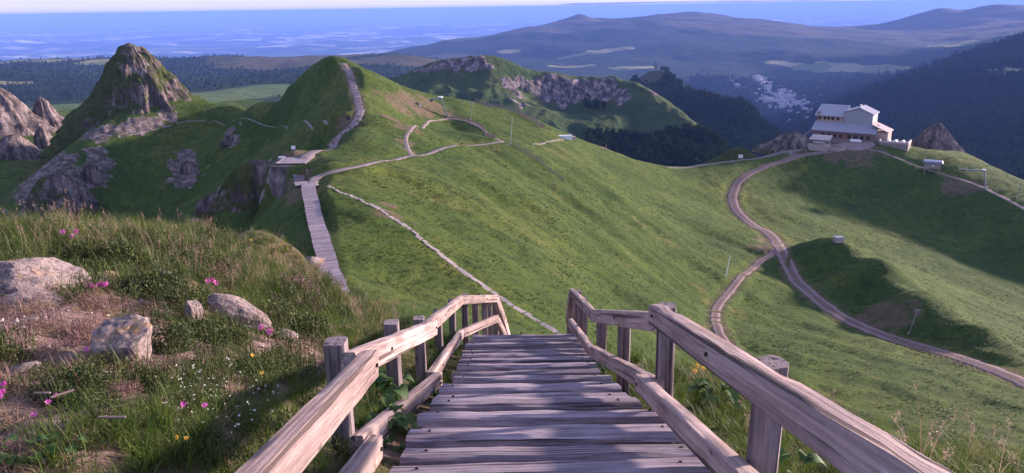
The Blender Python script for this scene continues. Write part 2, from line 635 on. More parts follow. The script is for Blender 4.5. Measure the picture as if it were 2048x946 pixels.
B += behind([(1330, 335, 300), (1400, 330, 312), (1480, 318, 322), (1570, 300, 340)], 130, 130)
B += behind([(1650, 288, 375), (1720, 285, 388)] + far_r[1:], 40, 42)
B += behind([(1650, 288, 375), (1720, 285, 388)] + far_r[1:], 140, 140)
B += [(-60, 20, -55), (60, 10, -52), (0, 25, -17), (-8, 40, -19.5), (12, 42, -24), (20, 25, -25), (-32, 50, -45), (-60, 120, -85), (-120, 160, -95), (120, 40, -75)]
slope = Terrain(B, (-44, 44), 430, 720, 30, 520, c=6.0, smoothing=0.4)

ROCKB = []      # exposed rock on the slopes: (photo x, y, radius x metres, radius y metres)


def rock_at(T, rows):
    for px, py, rad in rows:
        p = T.hit(px, py)
        ROCKB.append((p[0], p[1], p[2], rad))


rock_at(slope, [(190, 305, 4), (200, 330, 5), (185, 355, 6), (165, 350, 5), (150, 365, 4), (190, 270, 5), (220, 262, 5), (250, 262, 5), (280, 255, 5), (310, 248, 4), (335, 235, 4),
                (100, 330, 9), (90, 360, 10), (85, 400, 8), (110, 410, 8), (130, 380, 6), (370, 315, 4), (370, 335, 6), (375, 355, 6), (440, 390, 5), (420, 410, 5), (405, 425, 5), (520, 345, 4), (500, 365, 5), (540, 360, 4), (480, 375, 4), (460, 265, 3), (470, 285, 3),
                (560, 375, 3), (545, 345, 5), (1555, 290, 5), (1580, 280, 5)])
Rm = np.zeros_like(slope.Z)
_nb = 1 + 0.5 * fbm(slope.X * 0.3, slope.Y * 0.3, slope.Z * 0.3, 3)
for x, y, z, rad in ROCKB:
    d = np.sqrt((slope.X - x) ** 2 + (slope.Y - y) ** 2 + (slope.Z - z) ** 2)
    Rm = np.maximum(Rm, smooth(rad * 1.5, rad * 0.5, d * _nb))
_n1 = fbm(slope.X * 0.035, slope.Y * 0.035, 5.0, 3)
_n2 = fbm(slope.X * 0.16, slope.Y * 0.16, 8.0, 4)
_sc = smooth(40, 120, slope.R)
_ga, _gb = slope.X * 0.79 + slope.Y * 0.61, slope.X * 0.61 - slope.Y * 0.79
_gul = fbm(_ga * 0.05, _gb * 0.010, 21.0, 3)
slope.Z += 1.5 * _gul * smooth(60, 95, slope.R) * smooth(250, 190, slope.R) * smooth(-24, -8, slope.X)
slope.Z += (0.7 * _n1 + 0.28 * _n2) * (0.4 + 0.6 * _sc) + Rm * 0.5 * ridged(slope.X * 0.22, slope.Y * 0.22, slope.Z * 0.22, 3)


# ---- paths, draped on the slopes; the ground under each is levelled across
def polyline(T, pts, step, smooth_n=3, rmin=0):
    P = np.array([T.hit(px, py, rmin) for px, py in pts])
    s = np.r_[0, np.cumsum(np.hypot(*np.diff(P[:, :2], axis=0).T))]
    n = max(4, int(s[-1] / step))
    t = np.linspace(0, s[-1], n)
    Q = np.stack([np.interp(t, s, P[:, k]) for k in range(2)], -1)
    k = max(1, int(smooth_n))
    for _ in range(k * 4):
        Q[1:-1] = 0.25 * Q[:-2] + 0.5 * Q[1:-1] + 0.25 * Q[2:]
    z = T.sample(Q[:, 0], Q[:, 1])
    for _ in range(10):
        z[1:-1] = 0.25 * z[:-2] + 0.5 * z[1:-1] + 0.25 * z[2:]
    return np.c_[Q, z]


def level(T, Q, w, edge=1.6, sink=0.0):
    """flatten the ground across a path of half width w"""
    r = np.hypot(Q[:, 0], Q[:, 1])
    a = np.arctan2(Q[:, 0], Q[:, 1])
    i0, i1 = np.searchsorted(T.lr, np.log(r.min() - 12)), np.searchsorted(T.lr, np.log(r.max() + 12))
    j0, j1 = np.searchsorted(T.az, a.min() - 0.08), np.searchsorted(T.az, a.max() + 0.08)
    sl = (slice(max(0, i0), i1 + 1), slice(max(0, j0), j1 + 1))
    X, Y = T.X[sl], T.Y[sl]
    best = np.full(X.shape, 1e9)
    zz = np.zeros(X.shape)
    for k in range(len(Q)):
        d = (X - Q[k, 0]) ** 2 + (Y - Q[k, 1]) ** 2
        m = d < best
        best[m] = d[m]
        zz[m] = Q[k, 2]
    b = np.sqrt(best)
    f = 1 - smooth(w, w * edge + 0.8, b)
    T.Z[sl] = T.Z[sl] * (1 - f) + (zz - sink) * f


def ribbon(name, Q, w, mat, T, lift=0.06, nc=7, wav=0.25):
    """a path surface of half width w (scalar or one per point), with ragged edges that dip into the ground"""
    n = len(Q)
    w = np.broadcast_to(np.asarray(w, float), (n,))
    t = np.gradient(Q[:, :2], axis=0)
    t /= np.maximum(np.hypot(t[:, 0], t[:, 1]), 1e-6)[:, None]
    nrm = np.stack([t[:, 1], -t[:, 0]], -1)
    vs = []
    for j in range(nc):
        u = -1 + 2 * j / (nc - 1)
        ww = w * (1 + wav * fbm(Q[:, 0] * 0.5, Q[:, 1] * 0.5, 3.0 + (u > 0) * 9, 3))
        p = Q[:, :2] + nrm * (u * ww)[:, None]
        z = Q[:, 2] + lift * (1 - 0.2 * abs(u)) + 0.03 * fbm(p[:, 0] * 1.5, p[:, 1] * 1.5, 0, 2)
        if abs(u) == 1:
            z = z - lift - 0.35
        vs.append(np.c_[p, z])
    V = np.stack(vs, 1).reshape(-1, 3)
    i = np.arange(n * nc).reshape(n, nc)
    F = np.stack([i[:-1, :-1], i[:-1, 1:], i[1:, 1:], i[1:, :-1]], -1).reshape(-1, 4)[:, ::-1]
    me = mesh_np(name, V, F)
    add_attr(me, 'across', np.broadcast_to(np.linspace(-1, 1, nc)[None], (n, nc)))
    return tag(obj(name, me, mat), kind='structure')


PATHS = {}
PATHS['cone'] = polyline(slope, [(598, 326), (640, 300), (668, 282), (700, 258), (716, 238), (722, 222), (716, 200), (708, 180), (703, 158), (695, 140), (686, 127)], 0.8)
PATHS['side'] = polyline(slope, [(622, 372), (630, 357), (660, 347), (720, 335), (800, 317), (870, 302), (930, 292), (985, 287), (1030, 288)], 0.8)
PATHS['track'] = polyline(slope, [(1690, 300), (1640, 304), (1590, 314), (1540, 329), (1500, 345), (1472, 368), (1464, 395), (1472, 422), (1495, 442), (1528, 460), (1550, 478), (1562, 503), (1578, 535), (1605, 572), (1650, 612), (1710, 648), (1780, 676), (1860, 698), (1940, 722), (2048, 765), (2160, 812)], 1.2)
PATHS['branch'] = polyline(slope, [(1553, 500), (1520, 520), (1490, 548), (1455, 588), (1432, 615), (1430, 645), (1440, 675), (1475, 705), (1540, 745), (1620, 790), (1700, 838), (1800, 890), (1900, 940)], 1.0)
PATHS['ridge'] = polyline(slope, [(1330, 334), (1400, 331), (1480, 320), (1540, 309), (1600, 300)], 1.0)
PATHS['east'] = polyline(slope, [(1740, 299), (1790, 314), (1840, 333), (1900, 352), (1955, 370), (2000, 392), (2060, 424)], 1.0)
PATHS['balcony'] = polyline(slope, [(470, 241), (510, 243), (540, 250), (575, 253), (620, 251), (655, 249)], 0.8)
PATHS['foot'] = polyline(slope, [(175, 268), (220, 273), (270, 270), (320, 255), (370, 240), (430, 238), (470, 241)], 0.8)
for k, w in (('cone', 1.6), ('side', 1.3), ('track', 2.6), ('branch', 1.5), ('ridge', 1.2), ('east', 1.4), ('balcony', 0.7), ('foot', 0.5)):
    level(slope, PATHS[k], w)
LINE = polyline(slope, [(660, 374), (700, 392), (740, 410), (780, 433), (830, 468), (880, 508), (930, 548), (985, 585), (1040, 622), (1085, 650), (1125, 676)], 0.5)
WALK = polyline(slope, [(676, 592), (668, 572), (662, 552), (655, 520), (645, 490), (636, 460), (628, 430), (622, 400), (617, 380), (619, 368)], 0.3)
STEPS2 = polyline(slope, [(604, 372), (598, 352), (590, 334)], 0.4)
level(slope, WALK, 1.1, sink=0.25)
level(slope, STEPS2, 1.0, sink=0.15)
PLAT = slope.hit(592, 322)
level(slope, np.array([PLAT + np.array([dx, dy, 0]) for dx in np.linspace(-2.4, 2.0, 9) for dy in (-3.5, -2, 0, 2)]), 1.5, sink=0.05)
HUT = slope.hit(1692, 287, rmin=320)

# brown bare soil around the lift station
soil = np.zeros_like(slope.Z)
_nb = 1 + 0.5 * fbm(slope.X * 0.25, slope.Y * 0.25, 2, 3)
for px, py, rad in [(800, 215, 7), (830, 208, 8), (865, 208, 7), (780, 235, 4), (815, 255, 4), (812, 285, 3), (812, 300, 3), (850, 228, 4), (900, 232, 4), (770, 425, 2.5), (775, 410, 2.0), (590, 312, 5), (620, 305, 3), (700, 240, 4),
                    (1545, 485, 7), (1530, 495, 5), (1920, 372, 9), (1950, 372, 7), (1700, 302, 14), (1660, 306, 8), (1760, 640, 6), (1790, 635, 6), (605, 385, 4), (590, 365, 4), (1730, 300, 9), (1350, 335, 3), (1210, 296, 4)]:
    p = slope.hit(px, py)
    d = np.hypot(slope.X - p[0], slope.Y - p[1])
    soil = np.maximum(soil, smooth(rad * 1.3, rad * 0.4, d * _nb))
for k, w in (('cone', 2.4), ('track', 3.4), ('branch', 2.2), ('ridge', 1.8), ('east', 2.2)):
    Q = PATHS[k][::3]
    for q in Q:
        j = (np.abs(slope.X - q[0]) < w * 1.6) & (np.abs(slope.Y - q[1]) < w * 1.6)
        if j.any():
            d = np.hypot(slope.X[j] - q[0], slope.Y[j] - q[1])
            soil[j] = np.maximum(soil[j], 0.8 * smooth(w * 1.5, w * 0.6, d))

# ---- the cliffed ridge across the valley head, about a kilometre away
c1 = [(770, 165, 1010), (800, 152, 990), (850, 131, 965), (900, 120, 945), (960, 118, 930), (1000, 124, 938), (1050, 144, 948), (1100, 152, 950), (1200, 156, 948), (1260, 170, 930), (1310, 190, 900), (1345, 225, 865), (1400, 268, 820), (1450, 305, 780), (1500, 340, 740)]
Cc = C(*c1)
Cc += C((850, 150, 950), (850, 162, 940), (920, 128, 938), (920, 148, 922), (970, 125, 925), (970, 145, 912), (900, 190, 860), (950, 205, 830), (1000, 150, 915), (1030, 190, 870), (1060, 220, 830), (1000, 230, 800), (1100, 165, 938), (1100, 195, 918), (1150, 170, 936), (1150, 205, 914), (1200, 172, 934), (1200, 205, 912), (1240, 200, 900),
        (1100, 250, 800), (1200, 270, 790), (1250, 240, 840), (1300, 230, 850), (1300, 310, 750), (1370, 300, 770), (1200, 320, 720), (1100, 300, 730), (1420, 330, 720), (1300, 380, 660), (1000, 300, 720), (850, 230, 800), (750, 200, 900))
Cc += behind(c1, 160, 120)
Cc += behind(c1, 400, 380)
ridgeC = Terrain(Cc, (-16, 24), 330, 460, 560, 1500, c=18, smoothing=0.5)
rockC = np.zeros_like(ridgeC.Z)
_nb = 1 + 0.7 * fbm(ridgeC.X * 0.05, ridgeC.Y * 0.05, ridgeC.Z * 0.02, 4)
for px, py, rad in [(840, 142, 9), (860, 138, 12), (880, 134, 12), (900, 130, 14), (920, 128, 16), (940, 120, 14), (955, 118, 12), (965, 130, 12), (975, 135, 10), (945, 135, 12), (915, 138, 10), (890, 142, 8), (1015, 170, 10), (1022, 182, 12), (1035, 195, 8),
                    (1075, 175, 12), (1085, 190, 14), (1100, 175, 14), (1105, 195, 16), (1125, 180, 16), (1130, 200, 14), (1145, 172, 14), (1150, 195, 14), (1165, 180, 14), (1175, 195, 12), (1185, 178, 10), (1200, 175, 14), (1205, 195, 12), (1225, 195, 12), (1245, 205, 10), (1060, 180, 14), (1045, 170, 12), (1090, 205, 14), (1120, 210, 14), (1150, 210, 14), (1180, 205, 14), (1210, 205, 12), (1110, 165, 12), (1160, 165, 12), (1215, 180, 12), (1235, 190, 12), (1305, 195, 8), (1030, 215, 8)]:
    p = ridgeC.hit(px, py)
    d = np.sqrt((ridgeC.X - p[0]) ** 2 + (ridgeC.Y - p[1]) ** 2 + (ridgeC.Z - p[2]) ** 2)
    rockC = np.maximum(rockC, smooth(rad * 1.5, rad * 0.5, d * _nb))
ridgeC.Z += 5 * fbm(ridgeC.X * 0.012, ridgeC.Y * 0.012, 1.0, 4) + 5 * ridged(ridgeC.X * 0.016, ridgeC.Y * 0.006, 2.0, 3) * smooth(-60, -100, ridgeC.Z) + rockC * 1.5 * ridged(ridgeC.X * 0.05, ridgeC.Y * 0.012, 1.0, 3)
_fc = smooth(-112, -140, ridgeC.Z + 22 * fbm(ridgeC.X * 0.012, ridgeC.Y * 0.012, 3.0, 3)) * (1 - rockC) * smooth(20, 110, ridgeC.X)

ridgeC.sink_sides(500)
ridgeC.Z -= 90 * smooth(650, 570, ridgeC.R)

# ---- wooded dome and spur behind it
d1 = [(1150, 225, 1900), (1220, 208, 1760), (1260, 180, 1720), (1290, 150, 1700), (1315, 140, 1690), (1345, 152, 1680), (1380, 178, 1640), (1430, 215, 1560), (1480, 248, 1480), (1530, 272, 1400), (1560, 275, 1300), (1580, 320, 1180)]
Dd = C(*d1, (1290, 168, 1640), (1330, 172, 1620), (1300, 185, 1540), (1380, 210, 1430), (1280, 220, 1420), (1450, 250, 1290), (1400, 290, 1150), (1500, 290, 1180), (1300, 280, 1200), (1480, 350, 1000), (1350, 340, 1020))
Dd += behind(d1, 250, 200)
Dd += behind(d1, 600, 480)
dome = Terrain(Dd, (1, 26), 260, 360, 950, 2600, c=30, smoothing=0.5)
dome.Z += 7 * fbm(dome.X * 0.006, dome.Y * 0.006, 4.0, 3)

dome.sink_sides(800)

# ---- the wide country: valley with the town, plateaux, volcanoes, left-hand hills
E = C((2100, 60, 3300), (2048, 82, 3200), (1950, 108, 3050), (1880, 132, 2950), (1800, 160, 2750), (1740, 190, 2500), (1700, 235, 2250), (1900, 200, 2250), (2040, 150, 2400), (2040, 250, 1700), (1900, 300, 1500), (1800, 265, 1800), (2048, 330, 1350), (2150, 200, 2000), (1680, 285, 1900),
      (1480, 165, 4500), (1520, 178, 4250), (1560, 192, 3950), (1600, 214, 3600), (1560, 240, 3150), (1570, 275, 2600), (1620, 250, 2700), (1440, 150, 4800),
      (1540, 123, 5300), (1650, 129, 5050), (1750, 137, 4800), (1830, 143, 4600), (1590, 160, 4800), (1680, 170, 4250), (1740, 168, 3900), (1660, 200, 3700),
      (1400, 140, 5000), (1250, 140, 4800), (1100, 145, 4600), (950, 140, 5000), (1300, 120, 5400), (1150, 120, 5600), (1000, 115, 6000),
      (800, 105, 7000), (870, 84, 7600), (960, 72, 7700), (1040, 58, 7900), (1120, 44, 8300), (1150, 37, 8500), (1166, 26, 8600), (1185, 37, 8600), (1260, 38, 8700), (1330, 28, 9000), (1375, 22, 9100), (1440, 31, 9100), (1560, 42, 9000), (1650, 60, 8200), (1740, 66, 7700), (1830, 76, 7200),
      (1130, 62, 7500), (1240, 44, 7700), (1330, 44, 7700), (1400, 62, 7200), (1500, 70, 7000), (1600, 78, 6700), (1720, 84, 6500),
      (1100, 90, 6500), (1250, 85, 6400), (1400, 95, 6000), (1550, 105, 5700), (1700, 105, 5800), (1800, 110, 5800), (1860, 95, 5600),
      (1760, 62, 9000), (1820, 40, 9300), (1850, 26, 9500), (1885, 11, 9600), (1905, 12, 9600), (1928, 21, 9600), (1945, 14, 9600), (2048, 13, 9700), (2150, 20, 9600), (1900, 62, 8000), (2048, 50, 7600), (1830, 90, 6600), (1960, 75, 6200), (2048, 80, 4600), (1900, 92, 5000))
E += C((-100, 255, 1050), (60, 232, 1150), (150, 216, 1250), (260, 205, 1350), (400, 186, 1550), (520, 172, 1750), (620, 168, 1900), (100, 205, 1700), (300, 188, 1900), (200, 160, 2600), (60, 150, 2800), (0, 190, 2100), (0, 126, 4300), (120, 124, 4300), (250, 120, 4300), (400, 117, 4200), (470, 112, 4600),
       (400, 140, 3000), (500, 125, 3200), (560, 118, 3400), (640, 112, 3600), (700, 109, 3700), (770, 107, 3800), (830, 112, 3700), (880, 118, 3600), (620, 145, 2600), (700, 135, 2800), (800, 130, 2900), (450, 160, 2100), (720, 170, 2000), (900, 150, 2600), (1000, 160, 3000))
E += behind([(0, 126, 4300), (250, 120, 4300), (470, 112, 4600), (640, 112, 3600), (770, 107, 3800), (880, 118, 3600)], 1500, 180)
E += behind([(870, 84, 7600), (1040, 58, 7900), (1166, 26, 8600), (1375, 22, 9100), (1560, 42, 9000), (1720, 60, 8600), (1885, 11, 9600), (2048, 13, 9700)], 2500, 330)
E += behind([(870, 84, 7600), (1166, 26, 8600), (1375, 22, 9100), (1560, 42, 9000), (1885, 11, 9600), (2048, 13, 9700)], 5000, 560)
E += behind([(0, 126, 4300), (250, 120, 4300), (640, 112, 3600), (880, 118, 3600)], 5000, 420)
E += [(-6000, 9000, -800), (0, 12500, -800), (8000, 12500, -800), (12000, 8000, -700)]
land = Terrain(E, (-44, 44), 420, 760, 900, 15000, c=120, smoothing=2)
land.Z += (22 * fbm(land.X * 0.0016, land.Y * 0.0016, 2.0, 5)) * smooth(900, 3000, land.R)

# ---- the plain out to the horizon
plainT = Terrain([(0, 9000, -860), (-9000, 9000, -860), (9000, 9000, -860), (0, 90000, -860), (40000, 90000, -860)], (-52, 52), 260, 420, 7000, 105000, c=100)
plainT.Z += 95 * fbm(plainT.X * 0.00033, plainT.Y * 0.00033, 1.0, 4) + smooth(0, 30000, plainT.X) * 60

# ================================================================== terrain materials
k = NT('meadow')                                     # short alpine turf with rock and bare soil where the ground has them
v = k.coord('Object')
n_big = k.noise(v, 0.03, 4)
n_mid = k.noise(v, 0.35, 5, 0.6)
n_fine = k.noise(v, 3.0, 6, 0.7)
n_tuft = k.noise(k.coord('Object', (1, 1, 0.6)), 1.1, 6, 0.8)
g = k.ramp(n_big, [(0.32, (0.038, 0.082, 0.014)), (0.5, (0.070, 0.118, 0.018)), (0.66, (0.125, 0.148, 0.027))])
g = k.mix(k.ramp(n_mid, [(0.42, 0.0), (0.66, 0.85)]), g, (0.030, 0.058, 0.012))
g = k.mix(k.ramp(n_fine, [(0.4, 0.0), (0.75, 0.7)]), g, (0.105, 0.118, 0.034))
g = k.mix(k.ramp(n_tuft, [(0.40, 0.7), (0.54, 0.0)]), g, (0.025, 0.055, 0.011))
pat = k.noise(v, 0.085, 7, 0.72, 0.4)                                        # bilberry patches and worn straw-coloured turf
g = k.mix(k.ramp(pat, [(0.56, 0.0), (0.64, 0.75)]), g, (0.030, 0.060, 0.014))
g = k.mix(k.ramp(pat, [(0.34, 0.65), (0.42, 0.0)]), g, (0.150, 0.145, 0.045))
soilc = k.mix(n_fine, (0.10, 0.062, 0.048), (0.25, 0.165, 0.13))
a_s = k.math('ADD', k.attr('soil'), k.math('MULTIPLY', k.math('SUBTRACT', k.noise(v, 0.55, 6, 0.75), 0.56), 2.6))
c = k.mix(k.ramp(a_s, [(0.4, 0.0), (0.9, 0.75)]), g, soilc)
rn = k.noise(k.coord('Object', (1, 1, 0.35)), 0.5, 8, 0.7)
rockc = k.ramp(rn, [(0.34, (0.045, 0.038, 0.035)), (0.52, (0.16, 0.125, 0.125)), (0.68, (0.40, 0.33, 0.33))])
a_r = k.math('ADD', k.attr('rock'), k.math('MULTIPLY', k.math('SUBTRACT', k.noise(v, 0.28, 7, 0.75), 0.54), 3.0))
c = k.mix(k.ramp(a_r, [(0.42, 0.0), (0.58, 0.92)]), c, rockc)
hgt = k.math('ADD', k.math('MULTIPLY', n_fine, 0.3), k.math('ADD', n_mid, k.math('MULTIPLY', n_tuft, 0.9)))
k.done(c, 0.95, k.bump(hgt, 1.0, 0.55), 0.1)

k = NT('near_turf')                                   # peaty ground under the plants of the hilltop
v = k.coord('Object')
n1 = k.noise(v, 0.7, 5)
n2 = k.noise(v, 9, 6, 0.7)
c = k.ramp(n1, [(0.35, (0.045, 0.06, 0.018)), (0.5, (0.085, 0.085, 0.035)), (0.65, (0.16, 0.115, 0.08))])
n3 = k.noise(v, 55, 4, 0.8)
c = k.mix(k.ramp(n2, [(0.4, 0), (0.7, 0.7)]), c, (0.24, 0.17, 0.12))
c = k.mix(k.ramp(n3, [(0.42, 0.8), (0.56, 0)]), c, (0.035, 0.03, 0.018))
c = k.mix(k.attr('bare'), c, k.ramp(n2, [(0.3, (0.10, 0.06, 0.055)), (0.55, (0.26, 0.175, 0.15)), (0.75, (0.45, 0.34, 0.28))]))
k.done(c, 0.95, k.bump(k.math('ADD', n2, k.math('MULTIPLY', n3, 0.5)), 1.0, 0.04), 0.1)

k = NT('cliff_ridge')
v = k.coord('Object')
n1 = k.noise(v, 0.012, 6, 0.6)
n2 = k.noise(v, 0.09, 6, 0.7)
g = k.ramp(n1, [(0.35, (0.04, 0.075, 0.02)), (0.6, (0.085, 0.115, 0.03))])
g = k.mix(k.ramp(n2, [(0.4, 0), (0.7, 0.8)]), g, (0.028, 0.05, 0.018))
wood = k.ramp(n2, [(0.3, (0.012, 0.022, 0.010)), (0.7, (0.035, 0.06, 0.02))])
c = k.mix(k.attr('wood'), g, wood)
rn = k.noise(k.coord('Object', (1.6, 1.0, 0.22)), 0.09, 8, 0.75)
rockc = k.ramp(rn, [(0.38, (0.03, 0.032, 0.03)), (0.5, (0.13, 0.105, 0.105)), (0.62, (0.42, 0.34, 0.34))])
a_r = k.math('ADD', k.attr('rock'), k.math('MULTIPLY', k.math('SUBTRACT', k.noise(k.coord('Object', (1.7, 1.0, 0.3)), 0.07, 7, 0.75), 0.53), 3.4))
c = k.mix(k.ramp(a_r, [(0.45, 0.0), (0.6, 1.0)]), c, rockc)
k.done(c, 0.95, k.bump(n2, 1.0, 8.0), 0.1)

k = NT('country')                                     # woods, moor and fields seen from kilometres away
v = k.coord('Object')
n1 = k.noise(v, 0.0022, 6, 0.6)
n2 = k.noise(v, 0.02, 6, 0.75)
wood = k.ramp(n2, [(0.3, (0.010, 0.020, 0.010)), (0.7, (0.032, 0.055, 0.022))])
moor = k.ramp(n1, [(0.3, (0.055, 0.062, 0.025)), (0.5, (0.095, 0.08, 0.04)), (0.7, (0.10, 0.095, 0.04))])
moor = k.mix(k.ramp(n2, [(0.5, 0), (0.75, 0.7)]), moor, (0.05, 0.07, 0.03))
vor = k.n('ShaderNodeTexVoronoi')
vor.inputs['Scale'].default_value = 0.004
k.l(v, vor.inputs['Vector'])
sep = k.n('ShaderNodeSeparateColor')
k.l(vor.outputs['Color'], sep.inputs[0])
field = k.ramp(sep.outputs[0], [(0.0, (0.09, 0.14, 0.04)), (0.5, (0.20, 0.20, 0.08)), (1.0, (0.34, 0.29, 0.15))])
c = k.mix(k.attr('moor'), wood, moor)
c = k.mix(k.attr('green'), c, k.ramp(n2, [(0.3, (0.075, 0.12, 0.04)), (0.7, (0.12, 0.16, 0.06))]))
a_f = k.math('ADD', k.attr('field'), k.math('MULTIPLY', k.math('SUBTRACT', n2, 0.5), 0.5))
c = k.mix(k.ramp(a_f, [(0.45, 0), (0.55, 1)]), c, field)
k.done(c, 0.95, k.bump(n2, 1.0, 12.0), 0.05)

k = NT('plain')
v = k.coord('Object')
mp = k.coord('Object', (0.75, 1.0, 1.0))
vor = k.n('ShaderNodeTexVoronoi')
vor.inputs['Scale'].default_value = 0.0010
k.l(mp, vor.inputs['Vector'])
sep = k.n('ShaderNodeSeparateColor')
k.l(vor.outputs['Color'], sep.inputs[0])
field = k.ramp(sep.outputs[0], [(0.0, (0.03, 0.05, 0.02)), (0.35, (0.09, 0.13, 0.045)), (0.6, (0.22, 0.24, 0.09)), (0.8, (0.58, 0.52, 0.32)), (1.0, (0.85, 0.78, 0.55))])
n1 = k.noise(mp, 0.00035, 7, 0.7)
n4 = k.noise(mp, 0.0022, 5, 0.7)
c = k.mix(k.ramp(n1, [(0.40, 1.0), (0.50, 0.0)]), field, (0.015, 0.028, 0.012))
c = k.mix(k.ramp(n4, [(0.42, 1.0), (0.5, 0.0)]), c, (0.02, 0.036, 0.016))
k.done(c, 0.95, None, 0.05)

def path_wear(k, v, c, ruts=False):
    """grass creeping in from the edges and, on vehicle tracks, along the middle"""
    u = k.math('ABSOLUTE', k.attr('across'), 0.0)
    nn = k.math('MULTIPLY', k.math('SUBTRACT', k.noise(v, 0.9, 6, 0.75), 0.5), 1.5)
    e = k.ramp(k.math('ADD', u, nn), [(0.72, 0.0), (0.95, 1.0)])
    c = k.mix(e, c, (0.075, 0.095, 0.025))
    if ruts:
        m = k.ramp(k.math('ADD', u, k.math('MULTIPLY', nn, 0.8)), [(0.0, 0.65), (0.22, 0.0)])
        c = k.mix(m, c, (0.10, 0.095, 0.045))
        w = k.ramp(k.math('ABSOLUTE', k.math('SUBTRACT', u, 0.5), 0.0), [(0.05, 0.45), (0.2, 0.0)])
        c = k.mix(w, c, (0.36, 0.27, 0.26))
    return c


k = NT('gravel')
v = k.coord('Object')
n1 = k.noise(v, 0.4, 5)
n2 = k.noise(v, 6, 6, 0.75)
c = k.ramp(n1, [(0.3, (0.24, 0.185, 0.18)), (0.7, (0.37, 0.30, 0.30))])
c = k.mix(k.ramp(n2, [(0.35, 0.7), (0.65, 0.0)]), c, (0.15, 0.115, 0.11))
c = path_wear(k, v, c)
k.done(c, 0.95, k.bump(n2, 0.6, 0.06), 0.1)
k = NT('red_gravel')
v = k.coord('Object')
n1 = k.noise(v, 0.3, 5)
n2 = k.noise(v, 5, 6, 0.75)
c = k.ramp(n1, [(0.3, (0.19, 0.115, 0.115)), (0.7, (0.29, 0.20, 0.20))])
c = k.mix(k.ramp(n2, [(0.35, 0.7), (0.65, 0.0)]), c, (0.11, 0.075, 0.075))
c = path_wear(k, v, c, True)
k.done(c, 0.95, k.bump(n2, 0.6, 0.06), 0.1)

# ================================================================== terrain objects
bare = np.zeros_like(near.Z)
_nb = 1 + 0.6 * fbm(near.X * 1.6, near.Y * 1.6, 2, 3)
for px, py, rad in [(60, 620, 1.3), (150, 650, 1.2), (100, 700, 1.1), (260, 720, 0.8), (40, 760, 0.8), (30, 900, 0.5), (330, 740, 0.6), (600, 700, 0.7), (590, 640, 0.5), (200, 600, 0.7), (900, 760, 0.15), (780, 900, 0.25)]:
    p = near.hit(px, py)
    d = np.hypot(near.X - p[0], near.Y - p[1])
    bare = np.maximum(bare, smooth(rad * 1.3, rad * 0.4, d * _nb))
hilltop = near.build('hilltop_ground', 'near_turf', {'bare': bare})
hillside = slope.build('hillside', 'meadow', {'rock': Rm, 'soil': soil})
cliffs = ridgeC.build('cliff_ridge_hill', 'cliff_ridge', {'rock': rockC, 'wood': _fc})
moor_d = np.zeros_like(dome.Z)
p = dome.hit(1305, 155)
moor_d = smooth(34, 20, np.hypot((dome.X - p[0]), (dome.Y - p[1]) * 0.9) * (1 + 0.3 * fbm(dome.X * 0.02, dome.Y * 0.02, 1, 3)))
wooded_dome = dome.build('wooded_hill', 'country', {'moor': moor_d, 'field': moor_d * 0})


def blob(T, rows):
    m = np.zeros_like(T.Z)
    nb = fbm(T.X / 120, T.Y / 120, 1.0, 4)
    for row in rows:
        a, b = T.hit(row[0], row[1]), T.hit(row[2], row[3])
        w = row[4]
        ab = b[:2] - a[:2]
        L = max(ab @ ab, 1.0)
        t = np.clip(((T.X - a[0]) * ab[0] + (T.Y - a[1]) * ab[1]) / L, 0, 1)
        d = np.hypot(T.X - a[0] - t * ab[0], T.Y - a[1] - t * ab[1])
        m = np.maximum(m, smooth(w * 1.25, w * 0.75, d * (1 + 0.4 * nb)))
    return m


moorL = blob(land, [(870, 84, 1040, 60, 220), (1040, 60, 1166, 32, 300), (1166, 40, 1375, 28, 380), (1375, 30, 1560, 46, 520), (1400, 50, 1700, 68, 360), (1500, 62, 1830, 78, 300), (1840, 35, 2048, 30, 1200), (1900, 60, 2048, 60, 900), (1130, 62, 1200, 50, 300),
                    (560, 120, 880, 116, 260), (600, 130, 850, 124, 200), (1930, 152, 2048, 146, 16)])
fieldL = blob(land, [(1545, 124, 1785, 140, 55), (1700, 136, 1790, 141, 80), (1850, 146, 2030, 140, 11), (1860, 162, 2040, 151, 9), (1880, 90, 1925, 88, 90), (1110, 133, 1170, 132, 60), (1240, 136, 1285, 135, 90), (20, 124, 160, 116, 70), (180, 126, 255, 119, 60), 
                     (1190, 105, 1250, 96, 80), (1130, 115, 1160, 108, 60), (1010, 104, 1030, 102, 60), (1640, 128, 1700, 132, 50), (0, 165, 40, 166, 40)])
moorL[(land.X > 700) & (land.R < 5400) & (land.R > 1000)] *= 0.0
moorL = np.maximum(moorL, blob(land, [(1930, 152, 2048, 146, 16)]))
greenL = blob(land, [(150, 216, 620, 172, 90), (60, 232, 260, 206, 80), (300, 196, 560, 176, 60), (-100, 250, 60, 232, 80)])
country = land.build('valley_land', 'country', {'moor': moorL, 'field': fieldL, 'green': greenL})
lowland = plainT.build('lowland_plain', 'plain', {})

path_c = ribbon('stepped_path', PATHS['cone'], 1.35, 'gravel', slope)
path_s = ribbon('gravel_path', PATHS['side'], 1.05, 'gravel', slope)
path_t = ribbon('winding_track', PATHS['track'], np.interp(np.arange(len(PATHS['track'])), [0, 40, len(PATHS['track'])], [2.6, 2.3, 2.2]), 'red_gravel', slope)
path_b = ribbon('side_track', PATHS['branch'], 1.2, 'red_gravel', slope)
path_r = ribbon('ridge_path', PATHS['ridge'], 1.0, 'gravel', slope)
path_e = ribbon('crest_path', PATHS['east'], 1.2, 'gravel', slope)
path_k = ribbon('balcony_path', PATHS['balcony'], 0.55, 'gravel', slope)
path_f = ribbon('foot_path', PATHS['foot'], 0.35, 'gravel', slope)

